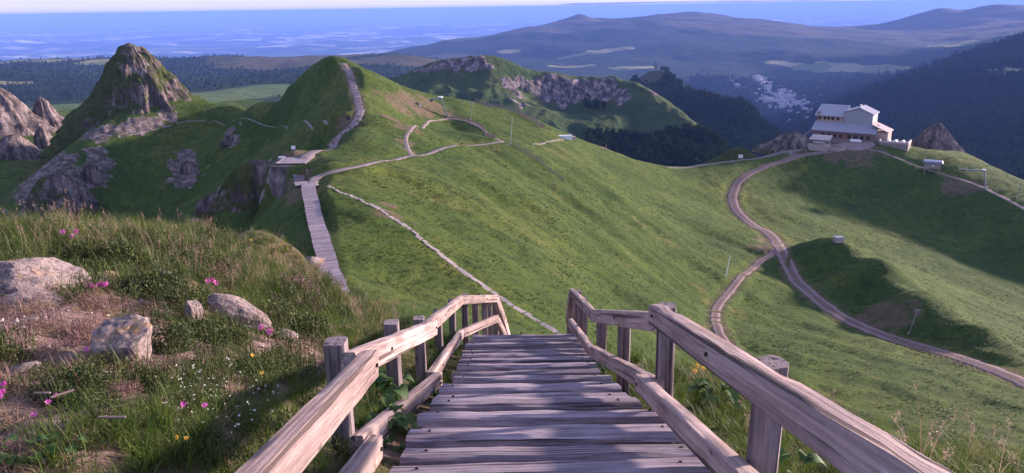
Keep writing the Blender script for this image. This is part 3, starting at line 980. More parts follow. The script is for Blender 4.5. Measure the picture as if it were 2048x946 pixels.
# ================================================================== wood
def wood_mat(name, dark, mid, light, grain=1.0, rough=0.85):
    k = NT(name)
    v = k.coord('Object', (0.9, 13, 13), rand=40)
    n0 = k.noise(v, 1.6 * grain, 7, 0.65, 0.6)
    v2 = k.coord('Object', (0.7, 40, 40), rand=40)
    n1 = k.noise(v2, 1.6, 6, 0.75, 0.3)
    v3 = k.coord('Object', (1, 1, 1), rand=17)
    n2 = k.noise(v3, 2.2, 5, 0.6)
    v4 = k.coord('Object', (0.55, 7, 7), rand=23)
    wv = k.n('ShaderNodeTexWave', wave_type='RINGS', rings_direction='X', wave_profile='SAW')
    wv.inputs['Scale'].default_value = 1.4
    wv.inputs['Distortion'].default_value = 3.0
    wv.inputs['Detail'].default_value = 3
    wv.inputs['Detail Scale'].default_value = 0.7
    k.l(v4, wv.inputs['Vector'])
    c = k.ramp(n0, [(0.28, dark), (0.5, mid), (0.72, light)])
    c = k.mix(k.ramp(n1, [(0.38, 0.75), (0.55, 0.0)]), c, [x * 0.45 for x in dark])
    c = k.mix(k.ramp(wv.outputs[0], [(0.0, 0.38), (0.35, 0.0), (0.8, 0.0), (1.0, 0.30)]), c, [x * 0.8 for x in dark])
    c = k.mix(k.ramp(n2, [(0.45, 0.0), (0.75, 0.55)]), c, light)
    oi = k.n('ShaderNodeObjectInfo')
    c = k.mix(1.0, c, k.ramp(oi.outputs['Random'], [(0.0, 0.78), (1.0, 1.18)]), 'MULTIPLY')
    vo = k.voronoi(k.coord('Object', (2.2, 9, 9), rand=11), 1.0)          # knots
    c = k.mix(k.ramp(vo, [(0.03, 0.85), (0.10, 0.0)]), c, [x * 0.35 for x in dark])
    vc = k.coord('Object', (0.35, 26, 26), rand=31)                          # drying cracks along the grain
    crk = k.ramp(k.noise(vc, 1.0, 3, 0.5, 0.2), [(0.36, 1.0), (0.40, 0.0)])
    c = k.mix(k.math('MULTIPLY', crk, 0.8), c, [x * 0.22 for x in dark])
    h = k.math('SUBTRACT', k.math('ADD', k.math('MULTIPLY', n1, 1.4), n0), k.math('MULTIPLY', crk, 1.2))
    return k.done(c, rough, k.bump(h, 0.9, 0.008), 0.15)


wood_mat('tread_wood', (0.14, 0.112, 0.135), (0.29, 0.245, 0.29), (0.46, 0.40, 0.46))
wood_mat('rail_wood', (0.22, 0.155, 0.145), (0.37, 0.275, 0.255), (0.50, 0.40, 0.375))
wood_mat('post_wood', (0.13, 0.10, 0.105), (0.25, 0.205, 0.21), (0.38, 0.325, 0.33))
plain('iron', (0.03, 0.026, 0.026), 0.6)
plain('end_grain', (0.035, 0.028, 0.028), 0.9)


def beam_mesh(name, L, h, t, seg=12, rnd=0.18, wob=0.005, seed=0, taper=0.0, chips=0.0):
    """a sawn, weathered timber along local X; h is its height (local Z), t its thickness (local Y)"""
    b = rnd * min(h, t)
    prof = [(-t / 2, -h / 2 + b), (-t / 2 + b, -h / 2), (t / 2 - b, -h / 2), (t / 2, -h / 2 + b), (t / 2, h / 2 - b), (t / 2 - b, h / 2), (0, h / 2 + 0.06 * b), (-t / 2 + b, h / 2), (-t / 2, h / 2 - b)]
    n = len(prof)
    xs = np.linspace(0, L, seg + 1)
    V = []
    for x in xs:
        for (py_, pz) in prof:
            w1 = wob * float(fbm(x * 2.3 + seed * 3.7, py_ * 30 + seed, pz * 30, 3))
            w2 = wob * float(fbm(x * 2.3 + seed * 1.3 + 50, py_ * 30 + seed, pz * 30 + 9, 3))
            s = 1 - taper * x / L
            zz = pz * s + w2
            if chips and pz > 0:
                zz -= chips * max(0.0, float(fbm(x * 5 + seed, py_ * 9, seed * 2.0, 2)) - 0.15)
            V.append((x, py_ * s + w1, zz))
    F = []
    for i in range(seg):
        for j in range(n):
            F.append((i * n + j, i * n + (j + 1) % n, (i + 1) * n + (j + 1) % n, (i + 1) * n + j))
    F.append(tuple(range(n - 1, -1, -1)))
    F.append(tuple(range(seg * n, (seg + 1) * n)))
    me = bpy.data.meshes.new(name)
    me.from_pydata(V, [], F)
    me.update()
    bm = bmesh.new()
    bm.from_mesh(me)
    bmesh.ops.recalc_face_normals(bm, faces=bm.faces)
    bm.to_mesh(me)
    bm.free()
    me.polygons.foreach_set('use_smooth', np.ones(len(me.polygons), bool))
    try:
        me.set_sharp_from_angle(angle=RAD(42))
    except Exception:
        pass
    return me


def frame(a, b, up=(0, 0, 1)):
    a, b = Vector([float(t) for t in a]), Vector([float(t) for t in b])
    x = (b - a).normalized()
    y = Vector(up).cross(x).normalized()
    z = x.cross(y)
    return Matrix(((x.x, y.x, z.x, a.x), (x.y, y.y, z.y, a.y), (x.z, y.z, z.z, a.z), (0, 0, 0, 1))), (b - a).length


_bs = [0]


def beam(name, a, b, h, t, mat, parent, up=(0, 0, 1), **kw):
    M, L = frame(a, b, up)
    _bs[0] += 1
    me = beam_mesh(name, L, h, t, seed=_bs[0], **kw)
    if parent is not None:
        M = Matrix.Translation(-Vector(parent.location)) @ M
    return obj(name, me, mat, parent, mw=M)


# ================================================================== the stairs under the camera
def on_stair(py, px=1060):
    d = ray(px, py)
    ys = np.linspace(0.3, 13, 2600)
    zs = np.interp(ys, [p[0] for p in STAIR], [p[1] for p in STAIR])
    k = np.where(d[2] / d[1] * ys <= zs)[0]
    return float(ys[k[-1] + 1]) if len(k) and k[-1] + 1 < len(ys) else (float(ys[0]) if not len(k) else float(ys[-1]))


def first_on_stair(py, px=1060):
    d = ray(px, py)
    ys = np.linspace(0.3, 13, 2600)
    zs = np.interp(ys, [p[0] for p in STAIR], [p[1] for p in STAIR])
    hitv = np.where(d[2] / d[1] * ys <= zs)[0]
    return float(ys[hitv[0]]) if len(hitv) else 10.3


stairs = empty('wooden_stairs', (0.15, 4.0, -2.5))
tag(stairs, 'weathered grey timber stairs running down between the two handrails', 'stairs')
boards = []
yy = 0.3
while yy < 2.75:
    boards.append((yy, yy + 0.27))
    yy += 0.335
for n_, f_ in [(975, 938), (929, 897), (892, 859), (852, 830), (822, 807), (806.5, 792), (791.5, 777), (767, 756), (752, 742), (739.5, 731), (728, 719), (717, 708), (706.5, 699), (694, 685), (684.5, 677), (676.5, 670.5)]:
    boards.append((first_on_stair(n_), first_on_stair(f_)))
boards += [(10.75, 11.05), (11.3, 11.6), (11.9, 12.2), (12.5, 12.8)]
lefts = {}
for i, (y0, y1) in enumerate(boards):
    rs = random.Random(i * 7 + 3)
    ym = 0.5 * (y0 + y1)
    dep = max(0.15, min(0.40, (y1 - y0) * 0.92))
    slope_ = math.atan2(stair_z(y1 + 0.05) - stair_z(y0 - 0.05), (y1 - y0) + 0.1)
    tilt = slope_ * (1.22 if not 4.4 < y0 < 6.2 else 0.95)
    xl, xr = -0.62 - rs.uniform(-0.02, 0.06), 0.94 + rs.uniform(-0.04, 0.05)
    if 3.2 < y0 < 4.2:
        xr += 0.08
    z = stair_z(ym) + 0.03 + rs.uniform(-0.018, 0.018)
    a = Vector((xl, ym, z - 0.06 + rs.uniform(-0.012, 0.012)))
    b = Vector((xr, ym + rs.uniform(-0.02, 0.02), z - 0.06 + rs.uniform(-0.012, 0.012)))
    up = (0, -math.sin(tilt), math.cos(tilt))
    tr_ = beam('tread', a, b, 0.13, dep, 'tread_wood', stairs, up=up, seg=18, rnd=0.2, wob=0.009)
    if y0 < 10:
        for xn in (0.12 + rs.uniform(-.03, .03), (xr - xl) - 0.14 + rs.uniform(-.03, .03)):
            MB().tube((xn, rs.uniform(-.2, .2) * dep, 0.055), (xn, 0, 0.071), 0.011, 0.010, 6).build('nail', 'iron', tr_)


# ================================================================== handrails
def bolt(parent_obj, M, x, y, z):
    mb = MB().tube((x, y, z), (x, y + (0.012 if y >= 0 else -0.012), z), 0.011, n=6)
    o = mb.build('bolt', 'iron', parent_obj)
    return o


def rail(parent, name, p, q, h=0.135, t=0.075, side=1, bolts=(0.06,), **kw):
    o = beam(name, p, q, h, t, 'rail_wood', parent, seg=18, rnd=0.09, wob=0.0035, **kw)
    L = (Vector(q) - Vector(p)).length
    for e in bolts:
        x = e if e >= 0 else L + e
        bolt(o, None, x, side * t * 0.47, 0.005)
    return o


def post(parent, top, length, w=0.105, rot=0.0, roundness=0.12, wob=0.004):
    a = Vector([float(t) for t in top]) - Vector((0, 0, length))
    lean = Vector((random.uniform(-.012, .012), random.uniform(-.012, .012), 0))
    return beam('post', a, Vector([float(t) for t in top]) + lean, w, w, 'post_wood', parent, up=(math.sin(rot), math.cos(rot), 0), seg=9, rnd=roundness, wob=wob)


LX = -0.74
left_rail = empty('handrail', (-0.9, 4.0, -2.5))
tag(left_rail, 'sunlit weathered timber handrail on the flowery side of the stairs', 'handrail')


def LP(px, py, x):
    return UX(px, py, x)


# near side to far side; +Y local of a rail running away points to -X, so its inner face is local -Y
p1 = [LP(440, 1057, LX), LP(741, 727, LX)]
rail(left_rail, 'rail', p1[0], p1[1], 0.142, 0.085, side=-1, bolts=(-0.07,))
rail(left_rail, 'rail', LP(696, 733, LX - 0.085), LP(867, 655, LX), 0.14, 0.075, side=-1, bolts=(0.95, -0.1))
e3 = UD(922, 600, 11.3)
rail(left_rail, 'rail', LP(846, 662, LX - 0.08), e3, 0.135, 0.075, side=-1, bolts=(0.5, 1.7))
e4 = UD(967, 597.5, 12.4)
e5 = UD(992, 597, 13.2)
e6 = UD(1007, 638, 13.8)
e7 = UD(1016, 672, 14.2)
for a_, b_ in ((e3, e4), (e4, e5), (e5, e6), (e6, e7)):
    rail(left_rail, 'rail', a_, b_, 0.13, 0.07, side=-1, bolts=(0.1,))
rail(left_rail, 'rail', LP(655, 1030, LX), LP(751, 894, LX), 0.13, 0.08, side=-1, bolts=(-0.06,))
rail(left_rail, 'rail', LP(712, 897, LX - 0.08), LP(877, 757, LX), 0.13, 0.075, side=-1, bolts=(1.0, -0.1))
f3 = UD(922, 668, 10.9)
rail(left_rail, 'rail', LP(860, 757, LX - 0.08), f3, 0.125, 0.075, side=-1, bolts=(0.8, 2.0))
f4 = UD(993, 637, 13.1)
f5 = UD(1010, 672, 13.8)
rail(left_rail, 'rail', f3, f4, 0.12, 0.07, side=-1, bolts=(0.2,))
rail(left_rail, 'rail', f4, f5, 0.12, 0.07, side=-1, bolts=(0.2,))
for px, py, d, ln in [(669, 683, 3.75, 1.35), (780, 645, 5.55, 1.05), (836, 636, 7.2, 1.0), (876, 622, 9.2, 1.0), (902, 600, 10.9, 1.1), (928, 588, 11.9, 1.6), (950, 601, 12.4, 1.8), (968, 600, 12.8, 2.0), (979, 600, 13.2, 2.2), (991, 603, 13.7, 2.3), (1002, 630, 14.1, 2.0)]:
    post(left_rail, UD(px, py, d), ln, 0.105 if d < 6 else 0.10)
post(left_rail, (-0.93, 1.2, -1.0), 1.3, 0.105)

RX = 0.86
right_rail = empty('handrail', (1.0, 4.0, -2.5))
tag(right_rail, 'shaded grey timber handrail on the valley side of the stairs', 'handrail')
rail(right_rail, 'rail', UX(2050, 1122, RX), UX(1312, 628, RX), 0.125, 0.09, side=1, bolts=(-1.35, -0.12), chips=0.02)
rail(right_rail, 'rail', UX(1309, 643, RX + 0.075), UX(1190, 631, RX), 0.13, 0.08, side=1, bolts=(1.4,))
g3 = UD(1144, 585, 11.2)
rail(right_rail, 'rail', UX(1189, 633, RX + 0.06), g3, 0.125, 0.07, side=1, bolts=(0.9,))
g4 = UD(1136, 640, 11.7)
rail(right_rail, 'rail', g3, g4, 0.12, 0.07, side=1)
rail(right_rail, 'rail', UX(1600, 1075, RX), UX(1283, 766, RX), 0.12, 0.085, side=1, bolts=(-0.08,), chips=0.012)
rail(right_rail, 'rail', UX(1318, 778, RX + 0.07), UX(1187, 703, RX), 0.12, 0.075, side=1, bolts=(0.35,))
h3 = UD(1141, 645, 11.0)
rail(right_rail, 'rail', UX(1185, 705, RX + 0.05), h3, 0.12, 0.07, side=1, bolts=(0.9,))
post(right_rail, UD(1541, 722, 2.86), 1.25, 0.118, rot=0.5, roundness=0.34)
post(right_rail, UD(1338, 612, 4.75), 0.96, 0.112, rot=0.1)
post(right_rail, UD(1250, 648, 6.65), 0.85, 0.105)
post(right_rail, UD(1203, 626, 8.2), 0.88, 0.105)
post(right_rail, UD(1168, 597, 10.2), 1.05, 0.105)
post(right_rail, UD(1156, 582, 11.0), 1.3, 0.105)
post(right_rail, UD(1149, 583, 11.6), 1.6, 0.10)
post(right_rail, UD(1140, 600, 12.0), 1.6, 0.10)
post(right_rail, (1.02, 0.9, -0.75), 1.4, 0.11)

# ================================================================== left-hand valley beyond the ridge
Lp = C((-150, 440, 300), (0, 400, 302), (50, 360, 318), (-150, 380, 325), (0, 350, 326), (80, 320, 345), (-150, 340, 345), (0, 318, 348), (60, 300, 362), (100, 275, 385), (0, 268, 400), (150, 264, 408), (200, 238, 470), (100, 240, 480), (0, 246, 470), (-150, 262, 470), (180, 219, 640), (90, 228, 660), (0, 236, 650), (300, 212, 680), (-150, 252, 650))
Lp += behind([(180, 219, 640), (90, 228, 660), (0, 236, 650), (300, 212, 680), (-150, 252, 650)], 300, 130)
leftv = Terrain(Lp, (-46, -18), 160, 240, 292, 1100, c=20, smoothing=0.4)
leftv.Z += 2.0 * fbm(leftv.X * 0.02, leftv.Y * 0.02, 6, 4)
left_slope = leftv.build('valley_slope', 'meadow', {'rock': leftv.Z * 0, 'soil': leftv.Z * 0})

# ================================================================== rock towers
k = NT('crag')
v = k.coord('Object', (1, 1, 0.22))
n1 = k.noise(v, 0.35, 8, 0.7)
n2 = k.noise(k.coord('Object', (1, 1, 0.3)), 1.5, 6, 0.7)
rockc = k.ramp(n1, [(0.36, (0.04, 0.034, 0.032)), (0.5, (0.14, 0.112, 0.105)), (0.64, (0.36, 0.295, 0.28))])
rockc = k.mix(k.ramp(n2, [(0.36, 0.8), (0.5, 0.0)]), rockc, (0.06, 0.048, 0.048))
gr = k.ramp(k.noise(k.coord('Object'), 0.6, 4), [(0.35, (0.042, 0.062, 0.018)), (0.65, (0.085, 0.095, 0.03))])
a_g = k.math('ADD', k.attr('turf'), k.math('MULTIPLY', k.math('SUBTRACT', k.noise(k.coord('Object'), 0.35, 6, 0.7), 0.5), 1.3))
c = k.mix(k.ramp(a_g, [(0.42, 0), (0.58, 1)]), rockc, gr)
k.done(c, 0.95, k.bump(k.math('ADD', n1, n2), 1.0, 0.8), 0.1)


def tower(name, label, base, H, prof_l, prof_r, dy, seed, turf=0.3, nth=120, nt=60, rough=1.0, lean=0.0, cat='rock'):
    """a crag: prof_* give (height share, reach to that side in metres); dy is its depth relative to its width"""
    th = np.linspace(0, 2 * PI, nth, endpoint=False)
    t = np.linspace(-0.25, 1, nt)
    T_, TH = np.meshgrid(t, th, indexing='ij')
    rl = np.interp(T_, [p[0] for p in prof_l], [p[1] for p in prof_l])
    rr_ = np.interp(T_, [p[0] for p in prof_r], [p[1] for p in prof_r])
    cs = np.cos(TH)
    w = 0.5 + 0.5 * cs
    R = rl * (1 - w) + rr_ * w
    X = R * cs
    Y = R * np.sin(TH) * dy
    Z = T_ * H
    rib = ridged(np.cos(TH) * 2.3 + seed, np.sin(TH) * 2.3, Z * 0.02 + seed, 3)
    big = fbm(X * 0.08 + seed, Y * 0.08, Z * 0.06, 3)
    fine = fbm(X * 0.5, Y * 0.5 + seed, Z * 0.25, 3)
    rib2 = ridged(np.cos(TH) * 6 + seed * 2, np.sin(TH) * 6, Z * 0.04 + seed, 2)
    g = (0.15 * rib + 0.10 * big + 0.05 * fine + 0.05 * rib2) * rough * smooth(1.05, 0.8, T_)
    X = X * (1 + g) + lean * T_ * H
    Y = Y * (1 + g)
    Z = Z + smooth(0.2, 0.9, T_) * H * 0.035 * rough * fbm(X * 0.25 + 3, Y * 0.25, seed, 3) * smooth(1.0, 0.95, T_)
    V = np.stack([X, Y, Z], -1).reshape(-1, 3)
    i = np.arange(nt * nth).reshape(nt, nth)
    F = np.stack([i[:-1], np.roll(i[:-1], -1, 1), np.roll(i[1:], -1, 1), i[1:]], -1).reshape(-1, 4)
    me = mesh_np(name, V, F, smooth_shade=True)
    # grass keeps to the gentler and upper parts
    gt = turf + 0.35 * fbm(X * 0.12 + seed, Y * 0.12, Z * 0.12, 3) + 0.25 * smooth(0.15, -0.1, T_)
    gt = gt + (0.45 * smooth(-0.55, -0.9, np.cos(TH)) if name == 'rocky_peak' else 0.0)
    add_attr(me, 'turf', gt)
    o = obj(name, me, 'crag', loc=base)
    o.rotation_euler = (0, 0, -math.atan2(base[0], base[1]))
    tag(o, label, cat)
    return o


def T0(px, py, r):
    return U(px, py, r)


p = U(285, 262, 322)
tower('rocky_peak', 'tall craggy rock peak with grass ledges above the shaded bowl', p, 33.0,
      [(-0.25, 28), (0, 22), (0.41, 12.5), (0.8, 6.4), (0.95, 3.4), (1, 0.0)], [(-0.25, 30), (0, 23), (0.3, 16.5), (0.62, 11), (0.8, 7.2), (0.95, 3.8), (1, 0.0)], 0.62, 2.0, turf=0.46, nth=260, nt=120, rough=1.25, cat='rock peak')
def crag_at(label, px, py, H, rl_, rr_, seed, turf=0.1, dy=0.6, rough=1.0):
    p_ = slope.hit(px, py)
    return tower('rock_buttress', label, (p_[0], p_[1] + 2.0, p_[2]), H, [(-0.25, rl_ * 1.2), (0, rl_), (0.5, rl_ * 0.75), (0.85, rl_ * 0.4), (1, 0)], [(-0.25, rr_ * 1.2), (0, rr_), (0.5, rr_ * 0.72), (0.85, rr_ * 0.4), (1, 0)], dy, seed, turf, 130, 60, rough, cat='rock')


crag_at('large dark rock buttress low on the shaded ridge', 112, 418, 11.0, 8, 9, 31.0, 0.42)
crag_at('pale rock rib in the shaded bowl under the rocky peak', 180, 368, 7.0, 3.5, 3.2, 33.0, 0.1, 0.5)
crag_at('small pale crag halfway down the shaded bowl', 372, 350, 4.6, 2.6, 3.4, 35.0, 0.3, 0.5)
crag_at('dark broken cliff below the lookout deck', 515, 398, 7.0, 6.5, 7.5, 37.0, 0.45, 0.4)
crag_at('low rock rib running down from the dark broken cliff', 428, 424, 3.8, 3.6, 4, 39.0, 0.3, 0.5)
crag_at('thin rock step beside the balcony path', 465, 285, 2.6, 4, 4, 43.0, 0.25, 0.4)
tower('rock_pinnacle', 'broad pink rock pinnacle cut by the edge of the picture', U(8, 262, 400), 19.5, [(-0.25, 22), (0, 18), (0.5, 13), (0.9, 5), (1, 0)], [(-0.25, 20), (0, 16), (0.4, 9), (0.75, 5.5), (0.95, 2.5), (1, 0)], 0.6, 5.0, turf=-0.1, cat='rock')
tower('rock_pinnacle', 'slender pale rock spike standing between two bigger rocks', U(92, 252, 405), 13.5, [(-0.25, 7), (0, 5), (0.5, 3.5), (0.9, 1.6), (1, 0)], [(-0.25, 14), (0, 8.5), (0.4, 4.5), (0.8, 2.2), (1, 0)], 0.7, 8.0, turf=-0.12, cat='rock')
tower('rock_pinnacle', 'small dark-sided rock stump below the slender spike', U(90, 297, 372), 9.5, [(-0.25, 4), (0, 3.2), (0.6, 2.6), (0.95, 1.2), (1, 0)], [(-0.25, 7), (0, 5), (0.6, 2.6), (0.95, 1.0), (1, 0)], 0.8, 11.0, turf=-0.1, nth=70, nt=40, cat='rock')
tower('rock_pinnacle', 'low rounded rock outcrop nearest the picture edge', U(35, 318, 350), 10.0, [(-0.25, 10), (0, 9), (0.5, 7), (0.9, 3), (1, 0)], [(-0.25, 12), (0, 9.0), (0.5, 5.5), (0.9, 2.5), (1, 0)], 0.7, 14.0, turf=-0.02, nth=70, nt=40, cat='rock')
tower('rock_spike', 'dark pointed rock behind the mountain station', U(1866, 306, 408), 15.0, [(-0.25, 14), (0, 12.5), (0.45, 7), (0.85, 2.6), (1, 0)], [(-0.25, 16), (0, 12), (0.5, 6), (0.9, 2.0), (1, 0)], 0.6, 17.0, turf=0.12, cat='rock')
tower('rock_outcrop', 'brown broken rock beside the mountain station cabin', U(1586, 296, 350), 7.5, [(-0.25, 15), (0, 12.5), (0.45, 7), (0.85, 3), (1, 0)], [(-0.25, 10), (0, 8), (0.5, 6), (0.9, 2.0), (1, 0)], 0.6, 21.0, turf=0.2, nth=80, nt=40, cat='rock')
tower('grassy_knoll', 'small green grassy knoll rising behind the ridge path', U(1476, 330, 332), 8.0, [(-0.25, 17), (0, 13.5), (0.45, 8), (0.85, 3), (1, 0)], [(-0.25, 16), (0, 12), (0.5, 7), (0.9, 2.5), (1, 0)], 0.6, 24.0, turf=0.9, nth=60, nt=30, rough=0.5, cat='knoll')

# ================================================================== boardwalk, stone line and upper steps
wood_mat('walk_wood', (0.25, 0.20, 0.22), (0.36, 0.30, 0.32), (0.46, 0.39, 0.41))
plain('pale_stone', (0.40, 0.33, 0.30), 0.9, 0.3)
plain('white_paint', (0.78, 0.76, 0.76), 0.6, 0.05)
plain('grey_metal', (0.30, 0.32, 0.34), 0.45, 0.1, 0.3)
plain('green_metal', (0.26, 0.33, 0.26), 0.5, 0.1)
plain('pole_wood', (0.32, 0.25, 0.22), 0.9, 0.2)
plain('dark_metal', (0.05, 0.055, 0.06), 0.5)


def plank_walk(name, label, Q, w, mat, cat='boardwalk', depth=0.28, gap=0.03, lift=0.10, steps=False):
    root = empty(name, Q[0])
    tag(root, label, cat)
    pl = beam_mesh('plank', 2 * w, 0.06, depth, seg=3, rnd=0.2, wob=0.006, seed=3)
    s = np.r_[0, np.cumsum(np.linalg.norm(np.diff(Q, axis=0), axis=1))]
    n = int(s[-1] / (depth + gap))
    tt = (np.arange(n) + 0.5) * (depth + gap)
    P = np.stack([np.interp(tt, s, Q[:, q]) for q in range(3)], -1)
    Tn = np.stack([np.gradient(np.interp(tt, s, Q[:, q])) for q in range(3)], -1)
    o0 = Vector([float(t) for t in Q[0]])
    for i in range(n):
        t = Vector((float(Tn[i, 0]), float(Tn[i, 1]), 0.0 if steps else float(Tn[i, 2]) * 0.9)).normalized()
        x = Vector((t.y, -t.x, 0)).normalized()
        z = x.cross(t)
        c = Vector([float(q) for q in P[i]]) + Vector((0, 0, lift + random.uniform(-.012, .012))) - o0
        a = c - x * (w + random.uniform(-0.05, 0.05))
        M = Matrix(((x.x, t.x, z.x, a.x), (x.y, t.y, z.y, a.y), (x.z, t.z, z.z, a.z), (0, 0, 0, 1)))
        obj('plank', pl, mat, root, mw=M)
    mb = MB()
    for i in range(0, n - 4, 4):
        t = Vector((float(Tn[i, 0]), float(Tn[i, 1]), 0)).normalized()
        x = Vector((t.y, -t.x, 0))
        for sgn in (-1, 1):
            a = Vector([float(q) for q in P[i]]) - o0 + x * (sgn * (w - 0.12)) + Vector((0, 0, lift - 0.12))
            b = Vector([float(q) for q in P[i + 4]]) - o0 + x * (sgn * (w - 0.12)) + Vector((0, 0, lift - 0.12))
            mb.bar(a, b, 0.08, 0.14)
    mb.build('stringer', mat, root)
    return root


walk = plank_walk('boardwalk', 'long pale plank boardwalk running down beside the cliff edge', WALK, 0.95, 'walk_wood', lift=0.14)
upper = plank_walk('wooden_steps', 'short flight of plank steps climbing to the small lookout deck', STEPS2, 0.9, 'walk_wood', 'steps', depth=0.36, gap=0.06, steps=True)

deck = empty('lookout_deck', PLAT)
tag(deck, 'small lilac lookout deck of boards on the cliff edge', 'deck')
dk = beam_mesh('plank', 5.2, 0.07, 0.34, seg=2, rnd=0.15, wob=0.004, seed=5)
for i in range(15):
    obj('plank', dk, 'walk_wood', deck, loc=(-2.8 + 0.15 * (i % 2), -2.6 + 0.37 * i, 0.12))
MB().bar((-2.7, -2.6, 0.05), (-2.7, 2.6, 0.05), 0.15, 0.3).bar((2.2, -2.6, 0.05), (2.2, 2.6, 0.05), 0.15, 0.3).build('joist', 'walk_wood', deck)

line = empty('slab_line', LINE[0])
tag(line, 'long straight line of pale slabs cutting diagonally down the grass', 'stone line')
sl_me = [MB().box((0, 0, 0), (1.0, 0.62, 0.12), top=0.92).mesh('slab'), MB().box((0, 0, 0), (1.2, 0.52, 0.13), 0.05, top=0.9).mesh('slab'), MB().box((0, 0, 0), (0.8, 0.6, 0.12), -0.06, top=0.9).mesh('slab')]
step_n = 2
for i in range(0, len(LINE) - 1, step_n):
    t = LINE[min(i + 1, len(LINE) - 1)] - LINE[i]
    ang = math.atan2(t[1], t[0]) + random.uniform(-0.15, 0.15)
    q = LINE[i] - LINE[0]
    o = obj('slab', sl_me[i % 3], 'pale_stone', line, loc=(q[0] + random.uniform(-.1, .1), q[1] + random.uniform(-.1, .1), slope.sample(LINE[i][0], LINE[i][1]) - LINE[0][2] + 0.05))
    o.rotation_euler = (random.uniform(-.08, .08), -math.atan2(t[2], math.hypot(t[0], t[1])) + random.uniform(-.08, .08), ang)
    f = 0.7 + 0.3 * min(1, i / 60)
    o.scale = (f, f * random.uniform(0.8, 1.25), 1)

# logs set across the stepped path up the cone
steps_root = empty('path_steps', PATHS['cone'][0])
tag(steps_root, 'timber risers laid across the path climbing the green cone', 'path steps')
Qc = PATHS['cone']
lg = beam_mesh('log', 2.3, 0.2, 0.22, seg=2, rnd=0.3, wob=0.01, seed=9)
ncone = len(Qc)
for i in list(range(int(ncone * 0.52), ncone - 2, 2)):
    t = Qc[i + 1] - Qc[i - 1]
    x = Vector((t[1], -t[0], 0)).normalized()
    c = Vector([float(q) for q in Qc[i] - Qc[0]]) - x * 1.15 + Vector((0, 0, 0.09))
    obj('log', lg, 'walk_wood', steps_root, mw=frame(c, c + x)[0])

# ================================================================== signs, markers, lifts and poles on the slopes
def on_slope(px, py, rmin=0):
    return slope.hit(px, py, rmin)


def sign(px, py, label, h, w, hh, board='white_paint', name='notice_board', rmin=0):
    p = on_slope(px, py, rmin)
    root = empty(name, p, -math.atan2(p[0], p[1]))
    tag(root, label, 'sign')
    MB().box((0, 0.05, h / 2 - 0.2), (0.12, 0.12, h + 0.4)).build('post', 'pole_wood', root)
    MB().box((0, 0, h), (w, 0.06, hh)).build('board', board, root)
    return root


sign(588, 309, 'white notice board on a post behind the lookout deck', 1.3, 0.75, 0.6)
sign(563, 322, 'wide white panel on a low post, far end of the lookout deck', 0.7, 0.95, 0.35, name='orientation_panel')
sign(570, 323, 'narrow white marker next to the wide panel on the deck', 0.7, 0.45, 0.4, name='marker_board')
sign(615, 355, 'thin pale wooden signpost at the path junction', 1.3, 0.25, 0.35, board='pale_stone', name='signpost')
sign(841, 217, 'tiny white marker standing in the brown bare soil', 1.0, 0.55, 0.85, name='trail_marker')
sign(1481, 319, 'small white sign on the ridge path to the station', 1.4, 1.8, 1.5, name='notice_board')
sign(697, 243, 'small dark information box beside the bend of the path', 0.8, 0.9, 0.9, board='dark_metal', name='information_box')


def pole(px, py, h, label, mat='pole_wood', arm=0, name='pole', lean=(0, 0), r0=0.14, cat='pole', rmin=0):
    p = on_slope(px, py, rmin)
    root = empty(name, p, -math.atan2(p[0], p[1]))
    tag(root, label, cat)
    MB().tube((0, 0, -0.4), (lean[0], lean[1], h), r0, r0 * 0.8, 8).build('mast', mat, root)
    MB().box((0, 0, 0.12), (r0 * 4, r0 * 4, 0.3)).build('footing', 'pale_stone', root)
    if arm:
        MB().bar((lean[0] * .9 - arm / 2, lean[1], h * 0.93), (lean[0] * .9 + arm / 2, lean[1], h * 0.93 + 0.15), 0.14).build('crossarm', mat, root)
        for s in (-1, 1):
            MB().tube((lean[0] * .9 + s * arm * .45, 0, h * .93 - .25), (lean[0] * .9 + s * arm * .45, 0, h * .93 + .45), .07, .05, 6).build('insulator', 'grey_metal', root)
    return root


pole(940, 243, 6.0, 'leaning timber lift pole with a short crossarm on the crest', arm=1.6, name='lift_pole', lean=(0.9, 0))
pole(1020, 290, 6.6, 'slim green metal mast at the end of the gravel path', mat='green_metal', name='lift_mast', lean=(0.6, 0))
pole(1450, 556, 5.0, 'thin white pole leaning on the grass above the side track', mat='white_paint', name='snow_stake', lean=(0.7, 0), r0=0.10)
pole(1817, 668, 5.2, 'thin grey stake beside the wide track near the rocks', mat='grey_metal', name='snow_stake', lean=(0.9, 0), r0=0.09, arm=0.8)
pole(1122, 262, 2.4, 'tiny marker stake on the far end of the grassy crest', name='marker_stake', r0=0.09)
pole(2034, 396, 5.5, 'grey lift pole on the crest at the picture edge', mat='grey_metal', name='lift_pole', arm=1.2, lean=(0.5, 0))
pole(1212, 299, 1.8, 'short stake on the crest beyond the white concrete block', name='marker_stake', r0=0.09)


def drag_pylon(px, py, h, lean, arm, label, mat, rmin=0):
    p = on_slope(px, py, rmin)
    root = empty('lift_pylon', p, -math.atan2(p[0], p[1]))
    tag(root, label, 'lift pylon')
    MB().bar((0, 0, -0.4), (lean, 0, h), 0.55, 0.45).build('mast', mat, root)
    MB().bar((lean + 0.3, 0, h), (lean - arm, 0, h - 0.25), 0.45, 0.4).build('arm', mat, root)
    MB().tube((lean - 0.2, 0, h + 0.2), (lean - 0.2, 0, h + 0.55), 0.75, 0.75, 14).build('bull_wheel', 'white_paint', root)
    MB().box((lean - arm * 0.8, 0, h - 0.55), (0.9, 0.5, 0.6)).build('motor_housing', 'dark_metal', root)
    MB().box((0, 0, 0.1), (1.2, 1.2, 0.5)).build('footing', 'pale_stone', root)
    return root


